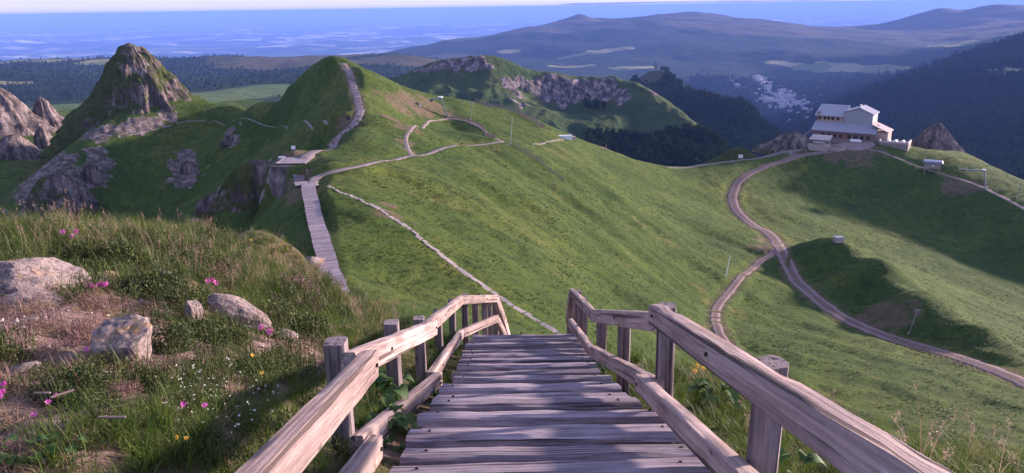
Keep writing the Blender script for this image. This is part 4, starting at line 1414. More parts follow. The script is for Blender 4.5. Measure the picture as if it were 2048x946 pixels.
drag_pylon(897, 234, 5.6, -2.0, 3.6, 'leaning ski-lift pylon with a dark arm by the bare soil', 'green_metal')
drag_pylon(1972, 376, 6.6, -1.5, 8.5, 'angled grey ski-lift pylon with a long arm on the east crest', 'grey_metal')

# small cabin on stilts
p = on_slope(1863, 346)
cab = empty('stilt_cabin', p, -math.atan2(p[0], p[1]))
tag(cab, 'small blue-roofed lift cabin standing on stilts on the crest', 'cabin')
MB().box((0, 0, 3.3), (6.0, 4.0, 2.2)).build('wall', 'pole_wood', cab)
MB().box((0, 0, 4.75), (7.2, 5.0, 0.7), top=0.9).build('roof', plain('blue_roof', (0.17, 0.20, 0.30), 0.5), cab)
for sx in (-2.4, 2.4):
    for sy in (-1.6, 1.6):
        MB().bar((sx * 1.1, sy, -1.5), (sx, sy, 2.3), 0.3).build('stilt', 'pole_wood', cab)
MB().box((0.3, -2.03, 3.3), (0.7, 0.08, 0.6)).build('window', 'white_paint', cab)

# grey box on the spur, white block on the crest, boulders along the paths
p = on_slope(1676, 484)
bx = empty('concrete_box', p, 0.2)
tag(bx, 'small grey concrete box on the grassy spur', 'concrete box')
MB().box((0, 0, 0.6), (2.0, 1.5, 1.3)).build('body', 'pale_stone', bx)
MB().box((0, 0, 1.32), (2.2, 1.7, 0.14)).build('lid', 'grey_metal', bx)
p = on_slope(1130, 278)
wb = empty('concrete_block', p, 0.15)
tag(wb, 'long white concrete block at the end of the crest path', 'concrete block')
MB().box((0, 0, 0.5), (4.4, 1.5, 1.4)).build('body', 'white_paint', wb)
MB().box((2.8, 0.2, 0.3), (1.2, 1.2, 0.8)).build('step', 'pale_stone', wb)


def fence_strip(pts, label, h=0.9, name='snow_fence'):
    Q = polyline(slope, pts, 0.6)
    root = empty(name, Q[0])
    tag(root, label, 'fence')
    pick, rails_ = MB(), MB()
    for i in range(len(Q) - 1):
        q = Q[i] - Q[0]
        z0 = slope.sample(Q[i][0], Q[i][1]) - Q[0][2]
        if i % 7 == 0:
            MB().bar((q[0], q[1], z0 - 0.3), (q[0], q[1], z0 + h * 1.25), 0.16).build('post', 'pole_wood', root)
        z1 = slope.sample(Q[i + 1][0], Q[i + 1][1]) - Q[0][2]
        q1 = Q[i + 1] - Q[0]
        for f in (0, 0.5):
            u = q * (1 - f) + q1 * f
            zz = z0 * (1 - f) + z1 * f
            hh = h * random.uniform(0.75, 1.05)
            pick.bar((u[0], u[1], zz - 0.1), (u[0] + random.uniform(-.1, .1), u[1], zz + hh), 0.13, 0.05)
        rails_.bar((q[0], q[1], z0 + h * .7), (q1[0], q1[1], z1 + h * .7), 0.05, 0.08)
    o = pick.build('picket', 'pole_wood', root)
    o['kind'] = 'stuff'
    rails_.build('wire', 'pole_wood', root)
    return root


fence_strip([(952, 208), (990, 216), (1030, 226), (1065, 243), (1090, 258)], 'long grey snow fence along the grassy crest behind the pylons', 1.7)
fence_strip([(905, 234), (940, 243), (965, 255), (990, 278)], 'curved low fence below the leaning pylon and lift pole', 0.9)
fence_strip([(1028, 292), (1060, 312), (1095, 338), (1130, 366)], 'straight grey wattle fence running down the slope from the mast', 1.0)
PATHS['loop'] = polyline(slope, [(1015, 291), (995, 280), (965, 256), (930, 240), (895, 234), (855, 240), (825, 254), (808, 275), (815, 300), (828, 314)], 0.8)
ribbon('worn_path', PATHS['loop'], 0.75, 'gravel', slope, lift=0.1)
ribbon('worn_path', polyline(slope, [(1062, 289), (1090, 284), (1125, 279)], 0.8), 0.6, 'gravel', slope, lift=0.1)

# ================================================================== mountain station
k = NT('clad_metal')
v = k.coord('Object', (2.2, 1, 1))
wv = k.n('ShaderNodeTexWave', bands_direction='X')
wv.inputs['Scale'].default_value = 0.8
k.l(v, wv.inputs['Vector'])
c = k.mix(k.noise(k.coord('Object'), 0.6, 5), (0.26, 0.26, 0.30), (0.36, 0.36, 0.40))
k.done(c, 0.5, k.bump(wv.outputs[0], 0.4, 0.1), 0.4)
plain('station_roof', (0.30, 0.30, 0.36), 0.45, 0.12)
plain('station_wall', (0.40, 0.31, 0.25), 0.9, 0.2)
plain('station_stone', (0.24, 0.20, 0.19), 0.9, 0.3)
plain('station_timber', (0.30, 0.16, 0.11), 0.8, 0.2)
plain('sunny_roof', (0.46, 0.38, 0.36), 0.6, 0.08)  # sunlight mixed into this paler roof colour; the pink kiosk roof shares it
k = NT('window_glass')
k.b.inputs['Base Color'].default_value = (0.02, 0.022, 0.028, 1)
k.b.inputs['Roughness'].default_value = 0.15

SB = slope.hit(1690, 281, rmin=325)
st = empty('mountain_station', (SB[0], SB[1], SB[2] + 0.2), -math.atan2(SB[0], SB[1]) - 0.20)
tag(st, 'cable-car station with grey metal roofs and clad gable on the ridge', 'building')
MB().box((-1.0, 7, 1.6), (25.5, 14, 6.0)).build('ground_floor', 'station_stone', st)
MB().add([(-14.6, -1.6, 4.7), (12.6, -1.6, 4.7), (12.6, 4.6, 8.0), (-14.6, 4.6, 8.0), (-14.6, -1.6, 4.4), (12.6, -1.6, 4.4), (12.6, 4.6, 7.7), (-14.6, 4.6, 7.7)],
         [(0, 1, 2, 3), (7, 6, 5, 4), (0, 4, 5, 1), (1, 5, 6, 2), (2, 6, 7, 3), (3, 7, 4, 0)]).build('canopy_roof', 'station_roof', st)
MB().box((-8.4, 9.6, 8.9), (11.4, 10, 4.0)).build('upper_wall', 'station_wall', st)
MB().add([(-15.0, 3.6, 10.7), (-2.3, 3.6, 10.7), (-2.3, 14.6, 14.6), (-15.0, 14.6, 14.6), (-15.0, 3.6, 10.4), (-2.3, 3.6, 10.4), (-2.3, 14.6, 14.3), (-15.0, 14.6, 14.3)],
         [(0, 1, 2, 3), (7, 6, 5, 4), (0, 4, 5, 1), (1, 5, 6, 2), (2, 6, 7, 3), (3, 7, 4, 0)]).build('shed_roof', 'station_roof', st)
gx0, gx1, gm = -2.4, 9.6, 3.8
MB().add([(x, y, z) for y in (4.2, 15) for x, z in ((gx0, 4), (gx1, 4), (gx1, 12.4), (gm, 14.8), (gx0, 12.9))],
         [(0, 1, 2, 3, 4), (9, 8, 7, 6, 5), (0, 5, 6, 1), (1, 6, 7, 2), (2, 7, 8, 3), (3, 8, 9, 4), (4, 9, 5, 0)]).build('gable_block', 'clad_metal', st)
rf = MB()
for (xa, za), (xb, zb) in (((gx0 - .5, 12.85), (gm, 15.15)), ((gm, 15.15), (gx1 + .6, 12.3))):
    rf.add([(xa, 3.7, za), (xb, 3.7, zb), (xb, 15.4, zb), (xa, 15.4, za), (xa, 3.7, za - .3), (xb, 3.7, zb - .3), (xb, 15.4, zb - .3), (xa, 15.4, za - .3)],
           [(0, 1, 2, 3), (7, 6, 5, 4), (0, 4, 5, 1), (1, 5, 6, 2), (2, 6, 7, 3), (3, 7, 4, 0)])
grf = rf.build('gable_roof', 'station_roof', st)
MB().box((gm + .2, 5, 15.6), (0.8, 0.8, 1.7)).build('chimney', 'white_paint', grf)
MB().add([(9.9, 1.0, 8.6), (17.5, -0.5, 5.6), (17.5, 10.5, 5.6), (9.9, 11, 8.6), (9.9, 1.0, 8.3), (17.5, -0.5, 5.3), (17.5, 10.5, 5.3), (9.9, 11, 8.3)],
         [(0, 1, 2, 3), (7, 6, 5, 4), (0, 4, 5, 1), (1, 5, 6, 2), (2, 6, 7, 3), (3, 7, 4, 0)]).build('side_roof', 'sunny_roof', st)
MB().box((13.5, 5.4, 2.4), (7.0, 9, 5.6)).build('side_wall', 'station_wall', st)
for x in (-12.8, -10.6, -8.9, -7.2, -4.9):
    w = MB().box((x, 4.56, 9.4), (1.3, 0.14, 1.5)).build('window', 'station_timber', st)
    MB().box((x, 4.48, 9.4), (0.95, 0.06, 1.15)).build('pane', 'window_glass', w)
for x in (-9.6, -7.2, -4.8, -2.4, 1.6, 4.2, 6.8, 9.4):
    w = MB().box((x, -0.06, 2.5), (1.9, 0.16, 1.9)).build('window', 'station_timber', st)
    MB().box((x, -0.16, 2.5), (1.4, 0.06, 1.4)).build('pane', 'window_glass', w)
d = MB().box((-0.4, -0.07, 2.0), (1.7, 0.18, 3.0)).build('door', 'station_timber', st)
MB().box((0.1, -0.2, 2.0), (0.12, 0.1, 0.4)).build('handle', 'grey_metal', d)
MB().box((-13.6, 5.5, 9.6), (1.0, 2.0, 5.0)).build('stair_tower', 'station_timber', st)
for i, x in enumerate((-13.6, -8, -2.6, 2.8, 8.2, 12)):
    MB().bar((x, -1.3, -0.6), (x, -1.3, 4.4), 0.3).build('pillar', 'station_timber', st)
MB().box((-0.4, -1.2, -0.2), (3.2, 2.4, 0.9), top=0.8).build('entrance_step', 'pale_stone', st)
MB().bar((-22, -3, -1.5), (-15.2, 2.0, 3.6), 0.5, 0.5).build('brace', 'pole_wood', st)


def near_station(lx, ly, lz=0.0):
    a = st.rotation_euler[2]
    x = SB[0] + lx * math.cos(a) - ly * math.sin(a)
    y = SB[1] + lx * math.sin(a) + ly * math.cos(a)
    return (x, y, float(slope.sample(x, y)) + lz)


rz = st.rotation_euler[2]
t = empty('terrace', near_station(20.5, -1.5), rz)
tag(t, 'sunlit terrace with pale parapet at the end of the station', 'terrace')
MB().box((0, 0, 0.2), (11.5, 7.5, 3.0)).build('floor_slab', 'station_stone', t)
for c_, s_ in (((-5.6, 0, 2.2), (0.35, 7.5, 1.1)), ((5.6, 0, 2.2), (0.35, 7.5, 1.1)), ((0, -3.6, 2.0), (11.5, 0.35, 0.7))):
    MB().box(c_, s_).build('parapet', 'sunny_roof', t)
for x in (-2.6, 0.2, 3.0):
    MB().box((x, 0.8, 2.1), (0.9, 3.4, 0.75)).build('bench', 'white_paint', t)
KP = slope.hit(1640, 288, rmin=300)
cbn = empty('kiosk', (KP[0], KP[1], KP[2] + 0.6), rz + 0.05)
cbn.scale = (1.15, 1.15, 1.15)
tag(cbn, 'small flat pink-roofed kiosk in front of the station', 'kiosk')
MB().box((0, 0, 1.6), (6.2, 3.6, 3.6)).build('wall', 'station_stone', cbn)
MB().add([(-3.7, -2.4, 3.6), (3.7, -2.4, 3.6), (3.9, 2.4, 4.7), (-3.3, 2.4, 4.7), (-3.7, -2.4, 3.3), (3.7, -2.4, 3.3), (3.9, 2.4, 4.4), (-3.3, 2.4, 4.4)],
         [(0, 1, 2, 3), (7, 6, 5, 4), (0, 4, 5, 1), (1, 5, 6, 2), (2, 6, 7, 3), (3, 7, 4, 0)]).build('roof', 'sunny_roof', cbn)
MB().box((-1.0, -1.84, 1.9), (1.4, 0.12, 1.4)).build('window', 'white_paint', cbn)
BP = slope.hit(1637, 300, rmin=300)
bs = empty('round_basin', (BP[0], BP[1], BP[2] + 0.9), rz)
tag(bs, 'round basin on a pale concrete block below the kiosk', 'basin')
MB().box((0, 0, 0.4), (8.2, 6.4, 3.0)).build('block', 'pale_stone', bs)
MB().tube((0, 0, 1.8), (0, 0, 2.7), 2.9, 2.9, 22).build('ring', 'station_stone', bs)
MB().tube((0, 0, 2.55), (0, 0, 2.78), 2.5, 2.5, 22).build('cover', 'sunny_roof', bs)
WP = slope.hit(1674, 299, rmin=300)
wl = empty('garden_wall', (WP[0], WP[1], WP[2] + 0.3), rz)
tag(wl, 'curved low stone wall ringing a grass patch by the basin', 'wall')
prev = None
for i in range(11):
    a_ = PI * (0.52 - 1.04 * i / 10)
    q = (5.4 * math.cos(a_) - 2.0, 3.4 * math.sin(a_), 0)
    if prev:
        MB().bar((prev[0], prev[1], 0.2), (q[0], q[1], 0.2), 0.6, 1.5).build('stone', 'pale_stone', wl)
    prev = q
ct = empty('rounded_tank', near_station(5.2, -4.0), rz)
tag(ct, 'white rounded tank lying before the station entrance', 'tank')
MB().tube((-1.9, 0, 0.9), (1.9, 0, 0.9), 0.7, 0.7, 12).build('body', 'white_paint', ct)
for s_ in (-1, 1):
    MB().tube((s_ * 1.9, 0, 0.9), (s_ * 2.4, 0, 0.9), 0.7, 0.35, 12).build('end_cap', 'white_paint', ct)
    MB().box((s_ * 1.2, 0, 0.1), (0.3, 1.1, 0.5)).build('cradle', 'dark_metal', ct)
rw = empty('retaining_wall', near_station(5.0, -2.6), rz)
tag(rw, 'dark stone retaining wall under the station front', 'wall')
for i in range(9):
    MB().box((-11 + i * 2.5, random.uniform(-.1, .1), -0.2), (2.44, 1.0, 1.7 + random.uniform(-.15, .15)), top=0.96).build('stone', 'station_stone', rw)

# gravel forecourt in front of the station
ux, uy = np.meshgrid(np.linspace(-19, 15, 60), np.linspace(-17, 1, 36), indexing='ij')
ca_, sa_ = math.cos(rz), math.sin(rz)
edge = ((ux + 2) / 15.5) ** 4 + ((uy + 7) / 8.0) ** 4 + 0.35 * fbm(ux * 0.25, uy * 0.25, 4, 3)
gx_, gy_ = SB[0] + ux * ca_ - uy * sa_, SB[1] + ux * sa_ + uy * ca_
gz_ = slope.sample(gx_, gy_) + 0.30 - 1.2 * smooth(0.8, 1.15, edge)
i = np.arange(gx_.size).reshape(gx_.shape)
F = np.stack([i[:-1, :-1], i[1:, :-1], i[1:, 1:], i[:-1, 1:]], -1).reshape(-1, 4)
tag(obj('station_forecourt', mesh_np('station_forecourt', np.stack([gx_, gy_, gz_], -1).reshape(-1, 3), F), 'gravel'), kind='structure')

# ================================================================== town in the valley
plain('town_wall', (0.40, 0.38, 0.38), 0.8, 0.1)
plain('town_roof', (0.34, 0.31, 0.34), 0.6, 0.2)
hm = []
for w_, d_, h_ in ((16, 12, 9), (24, 13, 12), (13, 11, 8)):
    b = MB().box((0, 0, h_ / 2 - 2), (w_, d_, h_ + 4))
    r = MB().add([(-w_ / 2 - .6, -d_ / 2 - .6, h_), (w_ / 2 + .6, -d_ / 2 - .6, h_), (w_ / 2 + .6, d_ / 2 + .6, h_), (-w_ / 2 - .6, d_ / 2 + .6, h_), (-w_ / 2, 0, h_ + 4.5), (w_ / 2, 0, h_ + 4.5)],
                 [(0, 1, 5, 4), (1, 2, 5), (2, 3, 4, 5), (3, 0, 4), (3, 2, 1, 0)])
    hm.append((b.mesh('wall'), r.mesh('roof')))
for m_, r_ in hm:
    m_.materials.append(MATS['town_wall'])
    r_.materials.append(MATS['town_roof'])
rt_ = random.Random(8)
strip = [(1512, 157), (1535, 168), (1560, 190), (1590, 208), (1604, 218)]
strip2 = [(1440, 157), (1490, 181), (1530, 200), (1560, 212), (1600, 240)]
nh = 0
while nh < 170:
    u = rt_.random()
    q = rt_.random()
    if q < 0.62:
        sx = np.interp(u, [0, .25, .5, .8, 1], [s[0] for s in strip])
        sy = np.interp(u, [0, .25, .5, .8, 1], [s[1] for s in strip])
        px, py = sx + rt_.gauss(0, 5 + 14 * u), sy + rt_.gauss(0, 2 + 6 * u)
    elif q < 0.85:
        sx = np.interp(u, [0, .25, .5, .8, 1], [s[0] for s in strip2])
        sy = np.interp(u, [0, .25, .5, .8, 1], [s[1] for s in strip2])
        px, py = sx + rt_.gauss(0, 9), sy + rt_.gauss(0, 3)
    else:
        px, py = rt_.gauss(1580, 22), rt_.gauss(205, 9)
    p = land.hit(px, py)
    r = math.hypot(p[0], p[1])
    if not 2300 < r < 6000:
        continue
    kk = rt_.randrange(3)
    h_ = empty('town_house', p, rt_.uniform(-0.7, 0.7))
    tag(h_, 'pale house with grey roof in the valley town', 'house', 'houses of the valley town')
    s_ = rt_.uniform(0.7, 1.15)
    h_.scale = (s_, s_, s_)
    for nm, me in zip(('wall', 'roof'), hm[kk]):
        obj(nm, me, None, h_)
    nh += 1

# long thin cloud banks low over the horizon, beyond and above the haze
k = NT('cloud')
k.done((0.95, 0.93, 0.95), 1.0, None, 0.0)
_tr = k.n('ShaderNodeBsdfTranslucent')                # sunlight soaks through the thin cloud
_tr.inputs[0].default_value = (0.97, 0.95, 0.97, 1)
_mx = k.n('ShaderNodeMixShader')
_mx.inputs[0].default_value = 0.6
k.l(k.b.outputs[0], _mx.inputs[1])
k.l(_tr.outputs[0], _mx.inputs[2])
k.l(_mx.outputs[0], k.out.inputs[0])
for px, py, L, W, H, lab in [(1330, 4.5, 15000, 5000, 90, 'long white cloud bank low on the horizon, longest of all'), (1560, 1.5, 9000, 4000, 80, 'thin white cloud bank on the horizon above the broad moor'), (1195, 8.0, 6000, 3000, 60, 'short faint cloud streak on the horizon by the pointed hill'), (1800, -3, 8000, 3000, 90, 'white cloud streak on the horizon beside the dark volcano')]:
    r = 62000.0
    d = ray(px, py)
    h = math.hypot(d[0], d[1])
    th = np.linspace(0, 2 * PI, 48, endpoint=False)
    ph = np.linspace(-PI / 2 * 0.98, PI / 2 * 0.98, 13)
    PH, TH = np.meshgrid(ph, th, indexing='ij')
    n_ = 1 + 0.35 * fbm(np.cos(TH) * 2.0 + px, np.sin(TH) * 2.0, PH, 3)
    V = np.stack([np.cos(PH) * np.cos(TH) * L / 2 * n_, np.cos(PH) * np.sin(TH) * W / 2 * n_, np.sin(PH) * H / 2 * n_], -1).reshape(-1, 3)
    i = np.arange(len(ph) * 48).reshape(len(ph), 48)
    F = np.stack([i[:-1], np.roll(i[:-1], -1, 1), np.roll(i[1:], -1, 1), i[1:]], -1).reshape(-1, 4)
    x, y = d[0] / h * r, d[1] / h * r
    o = obj('cloud_bank', mesh_np('cloud_bank', V, F), 'cloud', loc=(x, y, max(d[2] / h * r, 60 + H)))
    o.rotation_euler = (0, 0, -math.atan2(x, y))
    tag(o, lab, 'cloud', 'cloud banks on the horizon', 'stuff')

# wind turbines far out on the plain
for i, (px, py, r) in enumerate([(728, 52, 15000), (763, 45, 19000), (770, 45, 19000), (776, 45, 19000)]):
    p = plainT.hit(px, py)
    root = empty('wind_turbine', p, -math.atan2(p[0], p[1]))
    tag(root, 'white wind turbine, nearest of those on the blue plain' if i == 0 else 'distant white wind turbine, %s of the row of three on the plain' % ('', 'leftmost', 'middle one', 'rightmost')[i], 'wind turbine', None if i == 0 else 'row of wind turbines')
    MB().tube((0, 0, -5), (0, 0, 110), 5, 3, 8).build('tower', 'white_paint', root)
    MB().box((0, -3, 112), (5, 10, 5)).build('nacelle', 'white_paint', root)
    for q in range(3):
        a_ = 2 * PI * q / 3 + i
        MB().bar((0, -9, 112), (55 * math.sin(a_), -9, 112 + 55 * math.cos(a_)), 4, 1.5).build('blade', 'white_paint', root)

# ================================================================== plants
def leaf_mat(name, cols, trans=0.35, rough=0.6):
    k = NT(name)
    oi = k.n('ShaderNodeObjectInfo')
    v = k.coord('Object')
    n = k.noise(v, 9.0, 3)
    f = k.math('ADD', k.math('MULTIPLY', oi.outputs['Random'], 0.75), k.math('MULTIPLY', n, 0.3))
    st_ = [(i / (len(cols) - 1), c) for i, c in enumerate(cols)]
    c = k.ramp(f, st_)
    k.done(c, rough, None, 0.25)
    tr = k.n('ShaderNodeBsdfTranslucent')
    k.l(c, tr.inputs[0])
    mx = k.n('ShaderNodeMixShader')
    mx.inputs[0].default_value = trans
    k.l(k.b.outputs[0], mx.inputs[1])
    k.l(tr.outputs[0], mx.inputs[2])
    k.l(mx.outputs[0], k.out.inputs[0])
    return k.m


leaf_mat('grass_green', [(0.045, 0.085, 0.014), (0.085, 0.135, 0.022), (0.13, 0.165, 0.035)])
leaf_mat('grass_tall', [(0.09, 0.13, 0.035), (0.15, 0.175, 0.06), (0.24, 0.21, 0.10)])
leaf_mat('grass_dry', [(0.22, 0.15, 0.075), (0.34, 0.24, 0.13), (0.42, 0.31, 0.19)])
leaf_mat('seed_head', [(0.26, 0.15, 0.12), (0.36, 0.24, 0.19), (0.42, 0.31, 0.24)])
leaf_mat('heather_leaf', [(0.030, 0.050, 0.012), (0.055, 0.080, 0.018), (0.085, 0.10, 0.03)], 0.2)
leaf_mat('heather_brown', [(0.12, 0.07, 0.06), (0.20, 0.12, 0.11), (0.26, 0.155, 0.15)], 0.2)
leaf_mat('broad_leaf', [(0.035, 0.085, 0.02), (0.055, 0.11, 0.025), (0.085, 0.145, 0.035)], 0.25)
leaf_mat('pink_petal', [(0.62, 0.10, 0.42), (0.72, 0.16, 0.50), (0.80, 0.28, 0.60)], 0.3)
leaf_mat('white_petal', [(0.70, 0.70, 0.62), (0.80, 0.80, 0.74)], 0.3)
leaf_mat('yellow_petal', [(0.75, 0.42, 0.06), (0.80, 0.58, 0.10)], 0.3)
plain('twig', (0.10, 0.065, 0.05), 0.9)


def blades(n, h, spread, w, bend, seg, rg, hv=0.35, flat=0.0):
    """n curved tapering blades round the origin; returns verts and quads"""
    a = rg.uniform(0, 2 * PI, n)
    rr = spread * np.sqrt(rg.uniform(0, 1, n))
    bx_, by_ = rr * np.cos(a), rr * np.sin(a)
    L = h * (1 + hv * rg.normal(size=n)).clip(0.35, 1.8)
    da = a + rg.normal(size=n) * 0.9
    bd = bend * (0.5 + rg.uniform(0, 1, n))
    ww = w * rg.uniform(0.7, 1.3, n)
    t = np.linspace(0, 1, seg + 1)
    V, F = [], []
    sx, sy = -np.sin(da), np.cos(da)
    for q, tt in enumerate(t):
        out = L * bd * tt ** 2
        z = L * (tt - 0.35 * bd * tt ** 2) * (1 - flat)
        cx, cy = bx_ + np.cos(da) * out, by_ + np.sin(da) * out
        half = ww * 0.5 * (1 - tt ** 1.7) + 0.0006
        V.append(np.stack([cx - sx * half, cy - sy * half, z], -1))
        V.append(np.stack([cx + sx * half, cy + sy * half, z], -1))
    V = np.stack(V, 1).reshape(-1, 3)
    m = 2 * (seg + 1)
    base = np.arange(n)[:, None] * m
    for q in range(seg):
        F.append(np.stack([base[:, 0] + 2 * q, base[:, 0] + 2 * q + 1, base[:, 0] + 2 * q + 3, base[:, 0] + 2 * q + 2], -1))
    tips = np.stack([np.cos(da) * L * bd + bx_, np.sin(da) * L * bd + by_, L * (1 - 0.35 * bd)], -1)
    return V, np.concatenate(F), tips


def merge(parts):
    V, F, b = [], [], 0
    for v, f in parts:
        V.append(v)
        F.append(np.asarray(f) + b)
        b += len(v)
    return np.concatenate(V), np.concatenate(F)


def leaves(centres, size, rg, up=0.4, aspect=0.45):
    """one pointed leaf (a bent quad pair) per centre"""
    n = len(centres)
    d = rg.normal(size=(n, 3))
    d[:, 2] = np.abs(d[:, 2]) * up + 0.15
    d /= np.linalg.norm(d, axis=1)[:, None]
    s = np.cross(d, rg.normal(size=(n, 3)))
    s /= np.linalg.norm(s, axis=1)[:, None]
    L = size * rg.uniform(0.6, 1.3, n)[:, None]
    c = centres
    mid = c + d * L * 0.5
    V = np.stack([c, mid + s * L * aspect * 0.5, c + d * L, mid - s * L * aspect * 0.5], 1).reshape(-1, 3)
    return V, (np.arange(n)[:, None] * 4 + np.arange(4)[None])


def proto(name, V, F, mat):
    me = mesh_np(name, V, F, smooth_shade=False)
    me.materials.append(MATS[mat])
    return bpy.data.objects.new(name, me)


def scatter(name, label, protos, P, scl, tilt=0.12, cat=None, seed=1, zsc=None):
    """uncountable cover: one object whose points carry instances of a few clumps"""
    rg = np.random.default_rng(seed)
    n = len(P)
    col = bpy.data.collections.new(name + '_clumps')
    for o in protos:
        col.objects.link(o)
    me = bpy.data.meshes.new(name)
    me.vertices.add(n)
    me.vertices.foreach_set('co', np.asarray(P, np.float32).ravel())
    a = me.attributes.new('scl', 'FLOAT_VECTOR', 'POINT')
    sv = np.repeat(np.asarray(scl, np.float32)[:, None], 3, 1)
    if zsc is not None:
        sv[:, 2] *= zsc
    a.data.foreach_set('vector', sv.astype(np.float32).ravel())
    a = me.attributes.new('rot', 'FLOAT_VECTOR', 'POINT')
    a.data.foreach_set('vector', np.stack([rg.normal(size=n) * tilt, rg.normal(size=n) * tilt, rg.uniform(0, 2 * PI, n)], -1).astype(np.float32).ravel())
    a = me.attributes.new('pick', 'INT', 'POINT')
    a.data.foreach_set('value', rg.integers(0, len(protos), n).astype(np.int32))
    o = bpy.data.objects.new(name, me)
    COL.objects.link(o)
    ng = bpy.data.node_groups.new(name + '_scatter', 'GeometryNodeTree')
    ng.interface.new_socket('Geometry', in_out='INPUT', socket_type='NodeSocketGeometry')
    ng.interface.new_socket('Geometry', in_out='OUTPUT', socket_type='NodeSocketGeometry')
    gi, go = ng.nodes.new('NodeGroupInput'), ng.nodes.new('NodeGroupOutput')
    iop = ng.nodes.new('GeometryNodeInstanceOnPoints')
    ci = ng.nodes.new('GeometryNodeCollectionInfo')
    ci.inputs['Collection'].default_value = col
    ci.inputs['Separate Children'].default_value = True
    ci.inputs['Reset Children'].default_value = True
    iop.inputs['Pick Instance'].default_value = True

    def at(nm, typ):
        q = ng.nodes.new('GeometryNodeInputNamedAttribute')
        q.data_type = typ
        q.inputs['Name'].default_value = nm
        return q.outputs['Attribute']

    ng.links.new(gi.outputs[0], iop.inputs['Points'])
    ng.links.new(ci.outputs[0], iop.inputs['Instance'])
    ng.links.new(at('pick', 'INT'), iop.inputs['Instance Index'])
    ng.links.new(at('rot', 'FLOAT_VECTOR'), iop.inputs['Rotation'])
    ng.links.new(at('scl', 'FLOAT_VECTOR'), iop.inputs['Scale'])
    ng.links.new(iop.outputs[0], go.inputs[0])
    md = o.modifiers.new('scatter', 'NODES')
    md.node_group = ng
    return tag(o, label, cat, None, 'stuff')


rg = np.random.default_rng(21)


def multi(name, nv, fn):
    return [proto(name + '_%d' % i, *fn(np.random.default_rng(100 + i * 13 + len(name)))) for i in range(nv)]


def green_clump(r):
    V, F, _ = blades(34, 0.20, 0.10, 0.007, 0.55, 3, r)
    return V, F, 'grass_green'


def tall_clump(r):
    V, F, _ = blades(26, 0.34, 0.10, 0.0055, 0.5, 3, r)
    return V, F, 'grass_tall'


def dry_clump(r):
    V, F, _ = blades(34, 0.13, 0.10, 0.0045, 0.9, 3, r)
    return V, F, 'grass_dry'


def seed_clump(r):
    V, F, tips = blades(7, 0.46, 0.12, 0.004, 0.35, 3, r, 0.25)
    parts = [(V, F)]
    for tp in tips:
        c = tp + r.normal(size=(16, 3)) * np.array([0.008, 0.008, 0.03])
        parts.append(leaves(c, 0.022, r, 1.5, 0.4))
    V, F = merge(parts)
    return V, F, 'seed_head'


def heath_clump(mat, h=0.15, n=190, sz=0.022):
    def f(r):
        c = r.normal(size=(n, 3))
        c /= np.linalg.norm(c, axis=1)[:, None]
        c[:, 2] = np.abs(c[:, 2])
        c *= (0.45 + 0.6 * r.uniform(0, 1, (n, 1)) ** 0.6)
        c *= np.array([0.14, 0.14, h])
        c[:, 2] += 0.0
        V1, F1 = leaves(c, sz, r, 1.0, 0.42)
        V2, F2, _ = blades(16, h * 1.25, 0.11, 0.006, 0.25, 2, r)
        V, F = merge([(V1, F1), (V2, F2)])
        return V, F, mat
    return f


def flower_cloud(mat, n, h, spread, sz):
    def f(r):
        V0, F0, tips = blades(n, h, spread, 0.003, 0.25, 2, r, 0.25)
        parts = [(V0, F0)]
        for tp in tips:
            parts.append(leaves(np.repeat(tp[None], 5, 0), sz, r, 0.5, 0.8))
        V, F = merge(parts[1:])
        return V, F, mat
    return f


P_green = multi('green_clump', 4, green_clump)
P_tall = multi('tall_clump', 3, tall_clump)
P_dry = multi('dry_clump', 3, dry_clump)
P_seed = multi('seed_clump', 3, seed_clump)
P_heath = multi('heath_clump', 4, heath_clump('heather_leaf'))
P_brown = multi('brown_clump', 3, heath_clump('heather_brown', 0.10, 150, 0.02))

# where things grow, read off the photo and laid on the ground
NX0, NX1, NY0, NY1 = -420, 2420, 405, 1150


def region(n, box):
    px = rg.uniform(box[0], box[1], n)
    py = rg.uniform(box[2], box[3], n)
    P, ok = near.hit_many(px, py)
    r = np.hypot(P[:, 0], P[:, 1])
    ok &= (r < 34) & (r > 1.7)
    ok &= ~((np.abs(P[:, 0] - 0.15) < 0.80) & (P[:, 1] < 12.5))
    ok &= rg.uniform(0, 1, n) < np.clip((r / 11.0) ** 1.7, 0.02, 1.0)      # even spread over the ground itself
    return px[ok], py[ok], P[ok], r[ok]


def soft(px, py, spots):
    """how strongly a photo position belongs to a list of (x, y, rx, ry) patches"""
    m = np.zeros(len(px))
    for x, y, a, b in spots:
        m = np.maximum(m, np.exp(-(((px - x) / a) ** 2 + ((py - y) / b) ** 2)))
    return m


BARE = [(60, 640, 130, 60), (150, 690, 130, 50), (40, 740, 110, 60), (250, 740, 60, 25), (20, 840, 60, 50), (600, 705, 60, 30), (20, 920, 60, 40), (200, 610, 80, 30)]
HEATH = [(330, 600, 95, 55), (360, 690, 80, 50), (470, 690, 70, 40), (150, 590, 60, 30), (250, 520, 120, 40), (420, 520, 70, 40), (560, 640, 70, 60), (610, 600, 60, 40), (180, 790, 90, 50), (280, 800, 90, 40), (120, 770, 60, 30), (560, 740, 70, 40), (300, 560, 60, 30), (20, 560, 60, 30), (10, 720, 40, 30)]
LUSH = [(450, 870, 150, 70), (250, 900, 150, 50), (560, 850, 100, 80), (650, 650, 90, 60), (720, 660, 70, 50), (740, 800, 60, 90), (860, 680, 60, 60), (330, 930, 150, 40), (560, 560, 100, 60), (640, 560, 80, 50)]

vis = near.sample
